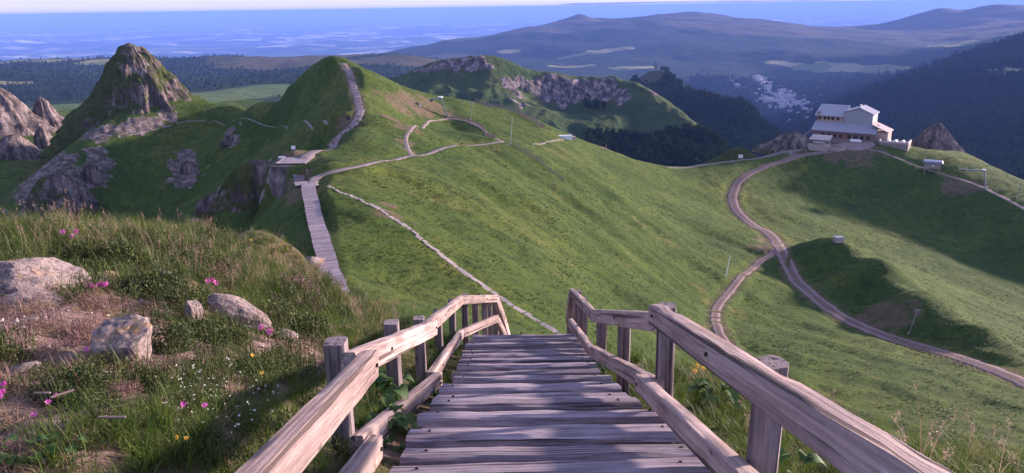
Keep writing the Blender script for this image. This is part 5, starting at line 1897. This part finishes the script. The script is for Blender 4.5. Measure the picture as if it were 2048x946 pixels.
# green grass
px, py, P, r = region(42000, (NX0, NX1, NY0, NY1))
left = P[:, 0] < 0.0
w = np.where(left, 0.20 + 0.13 * smooth(560, 500, py) - 0.5 * soft(px, py, BARE) - 0.2 * soft(px, py, HEATH) + 0.6 * soft(px, py, LUSH), 1.0)
nz = fbm(P[:, 0] * 0.8, P[:, 1] * 0.8, 3, 3)
k_ = rg.uniform(0, 1, len(px)) < w * (1 + 0.8 * nz)
scatter('grass', 'green meadow grass on the hilltop round the stairs', P_green, P[k_], (0.75 + 0.5 * rg.uniform(0, 1, k_.sum())) * np.interp(r[k_], [2, 4, 8, 14], [0.40, 0.46, 0.62, 0.80]), cat='grass', seed=2)
# tall straw-tinted grass along the crest and down the shoulder
px, py, P, r = region(16000, (NX0, 2420, 405, 1000))
w = np.where(P[:, 0] < 0, soft(px, py, [(150, 455, 420, 32), (420, 490, 110, 60), (520, 540, 110, 60), (640, 580, 90, 40), (-150, 470, 250, 60), (560, 480, 120, 40), (760, 650, 60, 40)]) * 1.1, soft(px, py, [(1480, 790, 90, 40), (1800, 890, 200, 40), (2000, 940, 200, 60), (1400, 740, 60, 30)]))
k_ = rg.uniform(0, 1, len(px)) < w
scatter('tall_grass', 'tall pale grass along the crest of the hilltop', P_tall, P[k_], (0.7 + 0.5 * rg.uniform(0, 1, k_.sum())) * np.interp(r[k_], [3, 6, 12], [0.45, 0.5, 0.62]), cat='grass', seed=3)
k2 = k_ & (rg.uniform(0, 1, len(px)) < 0.16)
scatter('seeding_grass', 'brown seed heads of tall grass on the crest', P_seed, P[k2], (0.7 + 0.5 * rg.uniform(0, 1, k2.sum())) * 0.72, cat='grass', seed=4)
# dry mat
px, py, P, r = region(15000, (NX0, 900, 480, 1150))
w = 0.10 + 0.45 * soft(px, py, BARE) - 0.3 * soft(px, py, HEATH)
k_ = (rg.uniform(0, 1, len(px)) < w + 0.2 * fbm(P[:, 0], P[:, 1], 9, 3)) & (P[:, 0] < -0.8)
scatter('dry_grass', 'dry tan grass matted over the bare ground among the boulders', P_dry, P[k_], (0.6 + 0.6 * rg.uniform(0, 1, k_.sum())) * np.interp(r[k_], [2, 4, 8, 14], [0.6, 0.7, 0.9, 1.0]), cat='grass', seed=5, zsc=0.55)
# heather and bilberry carpet
px, py, P, r = region(15000, (NX0, 1000, 470, 1150))
w = 0.16 + 0.7 * soft(px, py, HEATH) - 0.3 * soft(px, py, BARE)
nz = fbm(P[:, 0] * 1.2, P[:, 1] * 1.2, 5, 3)
k_ = (rg.uniform(0, 1, len(px)) < w * (0.8 + 0.6 * nz)) & (P[:, 0] < -0.8)
scatter('heather', 'dark green heather and bilberry carpet on the hilltop', P_heath, P[k_], (0.7 + 0.6 * rg.uniform(0, 1, k_.sum())) * np.interp(r[k_], [2, 4, 8, 14], [0.5, 0.65, 0.95, 1.15]), cat='heather', seed=6)
w = 0.30 * soft(px, py, BARE) + 0.8 * soft(px, py, [(590, 575, 45, 25), (600, 610, 45, 25), (430, 545, 22, 25), (160, 680, 60, 20), (240, 790, 40, 20), (330, 610, 30, 25)])
k_ = (rg.uniform(0, 1, len(px)) < w) & (P[:, 0] < -0.8)
scatter('faded_heather', 'brown faded heather between the boulders', P_brown, P[k_], (0.6 + 0.6 * rg.uniform(0, 1, k_.sum())) * np.interp(r[k_], [2, 4, 8, 14], [0.5, 0.6, 0.8, 1.0]), cat='heather', seed=7)
# white flowers in the lush grass
px, py, P, r = region(24000, (200, 900, 560, 1000))
w = soft(px, py, [(410, 810, 45, 28), (430, 850, 60, 30), (360, 880, 60, 20), (780, 608, 40, 12), (500, 830, 40, 20)])
k_ = (rg.uniform(0, 1, len(px)) < w * 0.13) & (P[:, 0] < -0.85)
scatter('white_blossom', 'tiny white flowers dotted through the lush grass', multi('white_cloud', 3, flower_cloud('white_petal', 7, 0.11, 0.09, 0.0065)), P[k_], 0.8 + 0.5 * rg.uniform(0, 1, k_.sum()), cat='flowers', seed=8)
# pebbles on the bare soil
pb = []
for i in range(4):
    r_ = np.random.default_rng(i + 60)
    bmm = bmesh.new()
    bmesh.ops.create_icosphere(bmm, subdivisions=1, radius=0.02)
    for vv in bmm.verts:
        vv.co = Vector((vv.co.x * 1.3, vv.co.y, vv.co.z * 0.6)) * float(r_.uniform(0.75, 1.25))
    m_ = bpy.data.meshes.new('pebble')
    bmm.to_mesh(m_)
    bmm.free()
    m_.materials.append(MATS['pale_stone'])
    pb.append(bpy.data.objects.new('pebble_%d' % i, m_))
px, py, P, r = region(30000, (-300, 700, 560, 1100))
k_ = (rg.uniform(0, 1, len(px)) < 0.14 * soft(px, py, BARE)) & (P[:, 0] < -0.9)
scatter('pebbles', 'small pale stones strewn over the bare ground', pb, P[k_] + [0, 0, 0.004], 0.3 + 0.9 * rg.uniform(0, 1, k_.sum()) ** 2.5, tilt=0.4, cat='pebbles', seed=9)

# ---- tussocks over the big slopes
def tuss(r):
    V, F, _ = blades(22, 0.36, 0.26, 0.05, 0.7, 2, r)
    return V, F, 'slope_grass'


leaf_mat('slope_grass', [(0.036, 0.072, 0.013), (0.070, 0.105, 0.019), (0.125, 0.135, 0.032)], 0.25)
P_tuss = multi('tussock_clump', 4, tuss)
px = rg.uniform(-60, 2110, 95000)
py = rg.uniform(110, 960, 95000)
P, ok = slope.hit_many(px, py)
r = np.hypot(P[:, 0], P[:, 1])
fr = np.clip((np.log(r) - slope.lr[0]) / (slope.lr[1] - slope.lr[0]), 0, len(slope.lr) - 1).astype(int)
fa = np.clip((np.arctan2(P[:, 0], P[:, 1]) - slope.az[0]) / (slope.az[1] - slope.az[0]), 0, len(slope.az) - 1).astype(int)
keep = ok & (r > 48) & (r < 420) & (Rm[fr, fa] < 0.35) & (soil[fr, fa] < 0.45)
onp = np.zeros(len(P), bool)
for nm, w in (('cone', 1.5), ('side', 1.2), ('track', 2.3), ('branch', 1.3), ('ridge', 1.1), ('east', 1.3), ('balcony', 0.7), ('loop', 0.9)):
    for q in PATHS[nm][::2]:
        onp |= (np.abs(P[:, 0] - q[0]) < w) & (np.abs(P[:, 1] - q[1]) < w)
for Q, w in ((WALK, 1.2), (STEPS2, 1.2), (LINE, 0.5)):
    for q in Q[::2]:
        onp |= (np.abs(P[:, 0] - q[0]) < w) & (np.abs(P[:, 1] - q[1]) < w)
onp |= (np.abs(P[:, 0] - PLAT[0]) < 3.2) & (np.abs(P[:, 1] - PLAT[1]) < 3.2)
a_ = -st.rotation_euler[2]
lx = (P[:, 0] - SB[0]) * math.cos(a_) - (P[:, 1] - SB[1]) * math.sin(a_)
ly = (P[:, 0] - SB[0]) * math.sin(a_) + (P[:, 1] - SB[1]) * math.cos(a_)
onp |= (lx > -18) & (lx < 27) & (ly > -19) & (ly < 18)
nz = fbm(P[:, 0] * 0.06, P[:, 1] * 0.06, 12, 3) + 0.6 * fbm(P[:, 0] * 0.3, P[:, 1] * 0.3, 13, 2)
keep &= ~onp & (rg.uniform(0, 1, len(P)) < 0.45 + 0.9 * nz)
scatter('slope_tussocks', 'rough green grass tussocks over the open slopes', P_tuss, P[keep], (0.34 + 0.0017 * r[keep]) * rg.uniform(0.25, 1.0, keep.sum()) ** 1.5 * 1.9, tilt=0.1, cat='grass', seed=10, zsc=0.5)

# ---- woods: uncounted trees on the far ridge, dome and valley sides
leaf_mat('far_wood', [(0.014, 0.028, 0.011), (0.026, 0.046, 0.016), (0.042, 0.064, 0.022)], 0.1, 1.0)
MATS['far_wood'].node_tree.nodes['Principled BSDF'].inputs['Specular IOR Level'].default_value = 0.0


def far_tree(r):
    n = 90
    c = r.normal(size=(n, 3))
    c /= np.linalg.norm(c, axis=1)[:, None]
    c = c * np.array([3.6, 3.6, 5.2]) * r.uniform(0.55, 1.0, (n, 1)) + np.array([0, 0, 5.4])
    V, F = leaves(c, 2.6, r, 1.0, 0.8)
    V2, F2, _ = blades(2, 5.0, 0.2, 0.5, 0.02, 1, r)
    V, F = merge([(V, F), (V2, F2)])
    return V, F, 'far_wood'


def far_fir(r):
    n = 70
    t = r.uniform(0, 1, n) ** 0.7
    a = r.uniform(0, 2 * PI, n)
    c = np.stack([np.cos(a) * 3.2 * t, np.sin(a) * 3.2 * t, 15 - 13 * t], -1)
    V, F = leaves(c, 2.4, r, 0.3, 0.7)
    return V, F, 'far_wood'


P_tree = multi('broadleaf_far', 3, far_tree) + multi('conifer_far', 2, far_fir)


def wood_on(T, n, box, rlo, rhi, cond):
    px, py = rg.uniform(box[0], box[1], n), rg.uniform(box[2], box[3], n)
    P, ok = T.hit_many(px, py)
    r = np.hypot(P[:, 0], P[:, 1])
    i = np.clip((np.log(r) - T.lr[0]) / (T.lr[1] - T.lr[0]), 0, len(T.lr) - 1).astype(int)
    j = np.clip((np.arctan2(P[:, 0], P[:, 1]) - T.az[0]) / (T.az[1] - T.az[0]), 0, len(T.az) - 1).astype(int)
    m = ok & (r > rlo) & (r < rhi) & cond(i, j, P)
    return P[m], r[m]


Pa, ra = wood_on(ridgeC, 9000, (900, 1560, 150, 400), 560, 1000, lambda i, j, P: (_fc[i, j] + 0.4 * fbm(P[:, 0] * .02, P[:, 1] * .02, 3, 3) > 0.55) & (rockC[i, j] < 0.3))
Pb, rb = wood_on(dome, 16000, (1180, 1640, 120, 400), 950, 2400, lambda i, j, P: moor_d[i, j] < 0.3)
Pc, rc = wood_on(land, 22000, (1380, 2100, 60, 380), 1100, 4600, lambda i, j, P: (moorL[i, j] < 0.35) & (fieldL[i, j] < 0.35) & (greenL[i, j] < 0.3))
Pd, rd = wood_on(land, 7000, (-40, 900, 110, 240), 1500, 4300, lambda i, j, P: (moorL[i, j] < 0.35) & (fieldL[i, j] < 0.35) & (greenL[i, j] < 0.3))
PW = np.concatenate([Pa, Pb, Pc, Pd])
rW = np.concatenate([ra, rb, rc, rd])
town = np.array([h.location[:2] for h in bpy.data.objects if h.name.startswith('town_house')])
keep = np.ones(len(PW), bool)
for q in town:
    keep &= np.hypot(PW[:, 0] - q[0], PW[:, 1] - q[1]) > 22
scatter('forest', 'dark forest covering the far ridge, the dome and the valley sides', P_tree, PW[keep], ((0.45 + 0.00035 * rW) * rg.uniform(0.6, 1.2, len(rW)) * np.r_[np.ones(len(ra) + len(rb) + len(rc)), 0.45 * np.ones(len(rd))])[keep], tilt=0.05, cat='forest', seed=12)

# ================================================================== boulders, shrubs and flowers of the hilltop
k = NT('boulder')
v = k.coord('Object', rand=9)
n1 = k.noise(v, 3.0, 7, 0.65)
n2 = k.noise(v, 22, 6, 0.75)
c = k.ramp(n1, [(0.3, (0.15, 0.108, 0.10)), (0.5, (0.27, 0.205, 0.185)), (0.7, (0.38, 0.30, 0.27))])
c = k.mix(k.ramp(n2, [(0.38, 0.9), (0.55, 0.0)]), c, (0.085, 0.07, 0.08))
c = k.mix(k.ramp(k.noise(v, 60, 3, 0.6), [(0.5, 0.0), (0.65, 0.6)]), c, (0.46, 0.39, 0.37))
c = k.mix(k.ramp(k.noise(v, 5, 4), [(0.58, 0.0), (0.7, 0.7)]), c, (0.42, 0.25, 0.10))
k.done(c, 0.92, k.bump(k.math('ADD', n2, n1), 0.8, 0.03), 0.15)


def boulder(name, label, px, py, size, seed, rot=0.0, sub=4, sink=0.3, tilt=(0, 0), flat=0.0, group=None):
    p = near.hit(px, py)
    bm = bmesh.new()
    bmesh.ops.create_icosphere(bm, subdivisions=sub, radius=1.0)
    V = np.array([q.co[:] for q in bm.verts])
    rgs = np.random.default_rng(seed)
    for _ in range(9):                               # broken facets
        nrm = rgs.normal(size=3)
        nrm /= np.linalg.norm(nrm)
        cut = rgs.uniform(0.55, 0.85)
        d = V @ nrm
        V -= np.maximum(d - cut, 0)[:, None] * nrm[None] * 0.9
    qa, qb, qc = V[:, 0] * .6 + V[:, 1] * .7 + V[:, 2] * .4, V[:, 1] * .6 - V[:, 0] * .65 + V[:, 2] * .47, V[:, 2] * .78 - V[:, 0] * .3 - V[:, 1] * .5
    V *= (1 + 0.10 * fbm(qa * 1.6 + seed, qb * 1.6, qc * 1.6, 3) + 0.03 * ridged(qa * 3.3 + seed, qb * 3.3, qc * 3.3, 3) + 0.012 * fbm(qa * 11, qb * 11 + seed, qc * 11, 2))[:, None]
    V *= np.array(size)[None] * 0.5
    if flat:
        V[:, 2] = np.minimum(V[:, 2], size[2] * 0.5 * (1 - flat))
    for q, co in zip(bm.verts, V):
        q.co = co
    me = bpy.data.meshes.new(name)
    bm.to_mesh(me)
    bm.free()
    o = obj(name, me, 'boulder', loc=(p[0], p[1], p[2] + size[2] * (0.5 - sink)))
    o.rotation_euler = (tilt[0], tilt[1], rot - math.atan2(p[0], p[1]))
    return tag(o, label, 'boulder' if max(size) > 0.3 else 'stone', group)


boulder('boulder', 'big pale pink boulder in the grass at the picture edge', 76, 580, (0.88, 0.66, 0.46), 3, 0.1, 5, 0.36, (0.1, 0.22))
boulder('boulder', 'long slanting grey-pink boulder with pink flowers at both ends', 480, 648, (0.64, 0.34, 0.32), 8, -0.25, 4, 0.34, (0.15, 0.52))
boulder('boulder', 'blocky grey lichen-covered boulder on the bare ground', 254, 716, (0.43, 0.40, 0.38), 41, 0.3, 4, 0.32, (0.05, 0.12))
boulder('boulder', 'small pale rock leaning on the blocky grey boulder', 305, 668, (0.14, 0.12, 0.10), 15, 0.2, 3)
boulder('boulder', 'flat grey rock slab half buried below the big pink boulder', 60, 606, (0.62, 0.4, 0.18), 17, 0.1, 3, 0.5)
boulder('boulder', 'dark split rock beside the heather above the blocky boulder', 386, 640, (0.17, 0.14, 0.26), 19, 0.4, 3)
boulder('boulder', 'small white stone showing through the heather', 326, 556, (0.16, 0.12, 0.12), 21, 0.0, 3)
boulder('boulder', 'dark low rock at the tip of the big pink boulder', 205, 562, (0.34, 0.2, 0.14), 23, 0.2, 3, 0.4)
boulder('boulder', 'flat pale stone on the bare ground near the picture edge', 55, 738, (0.17, 0.13, 0.06), 25, 0.2, 3, 0.4)
boulder('boulder', 'rusty pink rock under the long slanting boulder', 570, 676, (0.30, 0.22, 0.14), 27, 0.2, 3, 0.4, (0.1, 0.2))
boulder('boulder', 'thin pale stone between two heather patches on bare soil', 225, 757, (0.13, 0.09, 0.05), 29, 0.7, 3, 0.4)
boulder('boulder', 'pinkish rock rubble lump beside the far boardwalk', 620, 515, (1.1, 0.8, 0.5), 31, 0.7, 3, 0.4)
boulder('boulder', 'dark soil-stained stone right of the stairs', 1440, 762, (0.3, 0.22, 0.16), 33, 0.7, 3, 0.4)
rs = random.Random(4)


def shrub_mesh(name, n, seed, rx, rz, sz, mat, twigs=24):
    r = np.random.default_rng(seed)
    c = r.normal(size=(n, 3))
    c /= np.linalg.norm(c, axis=1)[:, None]
    c[:, 2] = np.abs(c[:, 2])
    lump = 1 + 0.35 * fbm(c[:, 0] * 2.2 + seed, c[:, 1] * 2.2, c[:, 2] * 2.2, 2)
    c *= (lump * (0.55 + 0.5 * r.uniform(0, 1, n) ** 0.5))[:, None] * np.array([rx, rx * 0.8, rz])[None]
    V1, F1 = leaves(c, sz, r, 1.1, 0.4)
    me = mesh_np(name, V1, F1, smooth_shade=False)
    me.materials.append(MATS[mat])
    V2, F2, _ = blades(twigs, rz * 1.1, rx * 0.5, 0.012, 0.4, 2, r)
    tw = mesh_np('stem', V2, F2, smooth_shade=False)
    tw.materials.append(MATS['twig'])
    return me, tw


SH = [shrub_mesh('foliage', 1500, 1, 0.26, 0.20, 0.030, 'heather_leaf'), shrub_mesh('foliage', 1500, 2, 0.24, 0.24, 0.030, 'heather_leaf'), shrub_mesh('foliage', 1100, 3, 0.22, 0.18, 0.026, 'heather_brown')]


def shrub(px, py, kind, s, label, name='heather_shrub'):
    p = near.hit(px, py)
    root = empty(name, (p[0], p[1], p[2] - 0.02), rs.uniform(0, 6))
    root.scale = (s, s, s * rs.uniform(0.85, 1.1))
    tag(root, label, 'shrub', 'shrubs of the hilltop')
    obj('foliage', SH[kind][0], None, root)
    obj('stem', SH[kind][1], None, root)


for a in [(300, 592, 0, 1.25, 'wide dark heather bush between the big and the slanting boulder'), (350, 612, 1, 1.0, 'dark heather bush touching the split dark rock'), (395, 678, 0, 0.85, 'green heather bush under the long slanting boulder'),
          (345, 702, 1, 0.75, 'heather bush just right of the blocky lichen boulder'), (455, 690, 0, 0.75, 'low heather bush at the foot of the slanting boulder'), (590, 585, 2, 1.3, 'purple-brown heather bush in the grass by the slanting boulder'),
          (605, 625, 2, 1.0, 'smaller purple-brown heather bush, lower of the two'), (430, 560, 2, 0.9, 'dark brown dead heather above the slanting boulder'), (560, 655, 1, 1.0, 'dark green bush behind the tallest handrail post'),
          (620, 665, 0, 1.0, 'rounded green bush close to the tallest handrail post'), (250, 540, 1, 1.3, 'green bush behind the tip of the big pink boulder'), (390, 545, 1, 1.2, 'green bush in the pale grass on the crest'),
          (170, 520, 0, 1.2, 'green heather bush on the crest above the big pink boulder'), (15, 575, 0, 0.9, 'green bush in front of the big pink boulder'), (8, 722, 0, 0.55, 'bright green cushion at the picture edge on bare soil'),
          (90, 760, 0, 0.55, 'dark heather cushion on the bare ground'), (170, 790, 1, 0.6, 'heather bush above the dry white-flowered grass'), (240, 795, 2, 0.5, 'reddish heather clump beside the green one on bare ground'),
          (300, 775, 0, 0.5, 'small green heather bush below the blocky boulder'), (560, 730, 1, 0.6, 'green heather bush on the rusty ground near the handrail'), (500, 745, 0, 0.55, 'green bush between rusty ground and lush grass')]:
    shrub(*a)


# broad-leaved plants beside the stairs
def broad_plant(px, py, s, label, seed, n=16, terrain_pt=None):
    p = near.hit(px, py) if terrain_pt is None else terrain_pt
    r = np.random.default_rng(seed)
    root = empty('leafy_plant', (p[0], p[1], p[2] - 0.01), r.uniform(0, 6))
    root.scale = (s, s, s)
    tag(root, label, 'plant', 'leafy plants by the stairs')
    V2, F2, tips = blades(n, 0.16, 0.05, 0.008, 0.5, 2, r)
    me = mesh_np('stem', V2, F2, smooth_shade=False)
    me.materials.append(MATS['broad_leaf'])
    obj('stem', me, None, root)
    for i, tp in enumerate(tips):
        a = math.atan2(tp[1], tp[0]) + r.normal() * 0.4
        L, W = 0.13 * r.uniform(0.7, 1.25), 0.055 * r.uniform(0.8, 1.2)
        dirx = np.array([math.cos(a), math.sin(a), 0])
        sid = np.array([-math.sin(a), math.cos(a), 0])
        V = []
        for t, w_, z_ in ((0, .15, 0), (.3, .9, .03), (.65, 1.0, .02), (.9, .5, -.02)):
            for sg, zz in ((-1, .018), (0, 0), (1, .018)):
                V.append(tp + dirx * L * t + sid * W * w_ * sg + np.array([0, 0, z_ + zz * w_]))
        V.append(tp + dirx * L * 1.05 + np.array([0, 0, -.045]))
        F = [(3 * i_ + j_, 3 * i_ + j_ + 1, 3 * i_ + j_ + 4, 3 * i_ + j_ + 3) for i_ in range(3) for j_ in range(2)] + [(9, 10, 12), (10, 11, 12)]
        ml = mesh_np('leaf', V, F)
        ml.materials.append(MATS['broad_leaf'])
        obj('leaf', ml, None, root)
    return root


def side_pt(x, y):
    return np.array([x, y, float(near.sample(x, y))])


broad_plant(0, 0, 0.95, 'dense leafy plant between the first two sunlit rail posts', 1, 20, side_pt(-0.98, 4.75))
broad_plant(0, 0, 0.75, 'leafy plant under the lower sunlit rail', 2, 16, side_pt(-0.82, 4.15))
broad_plant(0, 0, 0.6, 'leafy plant poking over the end of a near tread', 3, 14, side_pt(-0.70, 3.9))
broad_plant(0, 0, 0.75, 'leafy plant behind the second sunlit post', 4, 14, side_pt(-1.08, 5.6))
broad_plant(0, 0, 0.6, 'small leafy plant at the tread ends beyond the second sunlit post', 5, 12, side_pt(-0.72, 6.3))
broad_plant(0, 0, 0.7, 'leafy plant by the shaded rail post nearest the crest', 6, 12, side_pt(1.08, 7.4))
broad_plant(0, 0, 0.85, 'leafy plant right of the tall shaded post', 7, 18, side_pt(1.55, 5.1))
broad_plant(0, 0, 0.75, 'leafy plant at the foot of the chamfered round post', 8, 16, side_pt(1.35, 3.2))
broad_plant(0, 0, 0.38, 'leafy rosette near the bottom picture edge on the flowery side', 9, 12, near.hit(60, 915))
broad_plant(0, 0, 0.32, 'bright small leafy sprig by the bottom leafy rosette', 10, 10, near.hit(130, 905))

# single flowers
pm, sm = {}, {}
for nm, mat, sz, npet in (('pink', 'pink_petal', 0.030, 6), ('yellow', 'yellow_petal', 0.022, 8)):
    r = np.random.default_rng(44)
    V, F = [], []
    for lay in range(2):
        for q in range(npet):
            a = 2 * PI * q / npet + lay * 0.4
            d = np.array([math.cos(a), math.sin(a), 0.25 + 0.5 * lay])
            s = np.array([-math.sin(a), math.cos(a), 0])
            b = len(V)
            V += [np.zeros(3), d * sz * 0.55 + s * sz * 0.32, d * sz, d * sz * 0.55 - s * sz * 0.32]
            F.append((b, b + 1, b + 2, b + 3))
    me = mesh_np('bloom', np.array(V), F, smooth_shade=False)
    me.materials.append(MATS[mat])
    pm[nm] = me
stm = MB().tube((0, 0, -0.2), (0, 0, 0), 0.0025, 0.002, 5).mesh('stem')
stm.materials.append(MATS['grass_green'])


def flower(px, py, kind, h, label, group, s=1.0):
    p = near.hit(px, py)
    root = empty(kind + '_flower', (p[0], p[1], p[2] + h))
    s *= float(np.interp(math.hypot(p[0], p[1]), [2.5, 4, 6, 9], [0.5, 0.6, 0.9, 1.1]))
    root.scale = (s, s, s)
    tag(root, label, 'flower', group)
    o = obj('bloom', pm[kind], None, root)
    o.rotation_euler = (rs.uniform(0.3, 0.9), rs.uniform(-.4, .4), rs.uniform(-.5, .5))
    obj('stem', stm, None, root).scale = (1 / s, 1 / s, max(0.3, h / 0.2) / s)


ORD = ['first', 'second', 'third', 'fourth', 'fifth', 'sixth', 'seventh']
NUM = ['', 'one', 'two', 'three', 'four', 'five', 'six', 'seven']
for label, pts, hh, s in [('magenta flowers at the foot of the slanting boulder', [(520, 664), (530, 668), (537, 672), (526, 674), (542, 678), (533, 660)], 0.07, 1.3),
                          ('magenta flowers on the upper tip of the slanting boulder', [(418, 574), (427, 574), (434, 576)], 0.08, 1.2),
                          ('pink flowers at the tip of the big pink boulder', [(150, 576), (160, 572), (168, 584), (182, 586), (193, 588), (205, 586), (216, 588)], 0.06, 1.2),
                          ('pink flowers bunched at the very picture edge', [(3, 806), (10, 803), (16, 800), (5, 812)], 0.06, 0.9),
                          ('pink flowers below the blocky lichen boulder', [(200, 716), (216, 718), (176, 712)], 0.05, 1.0),
                          ('scattered pink flowers near the dry sticks', [(118, 820), (104, 838), (72, 852)], 0.06, 0.8),
                          ('pink flowers among the white blossom', [(373, 850), (416, 855)], 0.12, 0.8),
                          ('pink flowers in the tall grass above the big boulder', [(148, 490), (158, 488), (130, 488)], 0.12, 1.2)]:
    for i, (px, py) in enumerate(sorted(pts)):
        flower(px, py, 'pink', hh * rs.uniform(0.7, 1.3), '%s from left of the %s %s' % (ORD[i], NUM[len(pts)], label), 'pink flowers', s)
for label, pts, hh, s in [('yellow flowers on long stalks near the sunlit rail', [(512, 765), (529, 788)], 0.16, 0.9), ('yellow flowers on stalks near the bottom picture edge', [(365, 935), (383, 940)], 0.12, 0.8),
                          ('yellow flowers in the pale grass near the boardwalk', [(562, 508), (577, 514), (584, 520), (505, 498)], 0.25, 1.6), ('yellow flowers in the grass beyond the shaded rail', [(1392, 762), (1404, 770), (1388, 776), (1620, 868)], 0.14, 1.2)]:
    for i, (px, py) in enumerate(sorted(pts)):
        flower(px, py, 'yellow', hh * rs.uniform(0.8, 1.2), '%s from left of the %s %s' % (ORD[i], NUM[len(pts)], label), 'yellow flowers', s)

# slivers of bark on the bare ground
for px, py, L, a, lab in [(132, 838, 0.09, 0.9, 'tan sliver of bark lying on heather'), (92, 826, 0.07, 0.1, 'straight dry stick on the grass near the picture edge'), (232, 880, 0.10, 0.05, 'thin dry stick among the dry grass at the bottom')]:
    p = near.hit(px, py)
    o = obj('bark_sliver', beam_mesh('bark_sliver', L, 0.006, 0.014, seg=4, rnd=0.3, wob=0.002, seed=px), 'rail_wood', loc=(p[0] - L / 2, p[1], p[2] + 0.10))
    o.rotation_euler = (0, 0.05, a)
    tag(o, lab, 'stick')

# ================================================================== haze
k = bpy.data.materials.new('haze')
k.use_nodes = True
k.node_tree.nodes.clear()
_o = k.node_tree.nodes.new('ShaderNodeOutputMaterial')
_v = k.node_tree.nodes.new('ShaderNodeVolumePrincipled')
_v.inputs['Color'].default_value = (0.21, 0.37, 1.0, 1)
_v.inputs['Density'].default_value = 1.0 / 21000.0
_v.inputs['Anisotropy'].default_value = 0.0
k.node_tree.links.new(_v.outputs[0], _o.inputs[1])
hz = MB().box((0, 45000, -545), (250000, 140000, 1180)).build('haze', k)
tag(hz, kind='stuff', label='thin blue morning haze over the valleys and the plain', cat='haze')
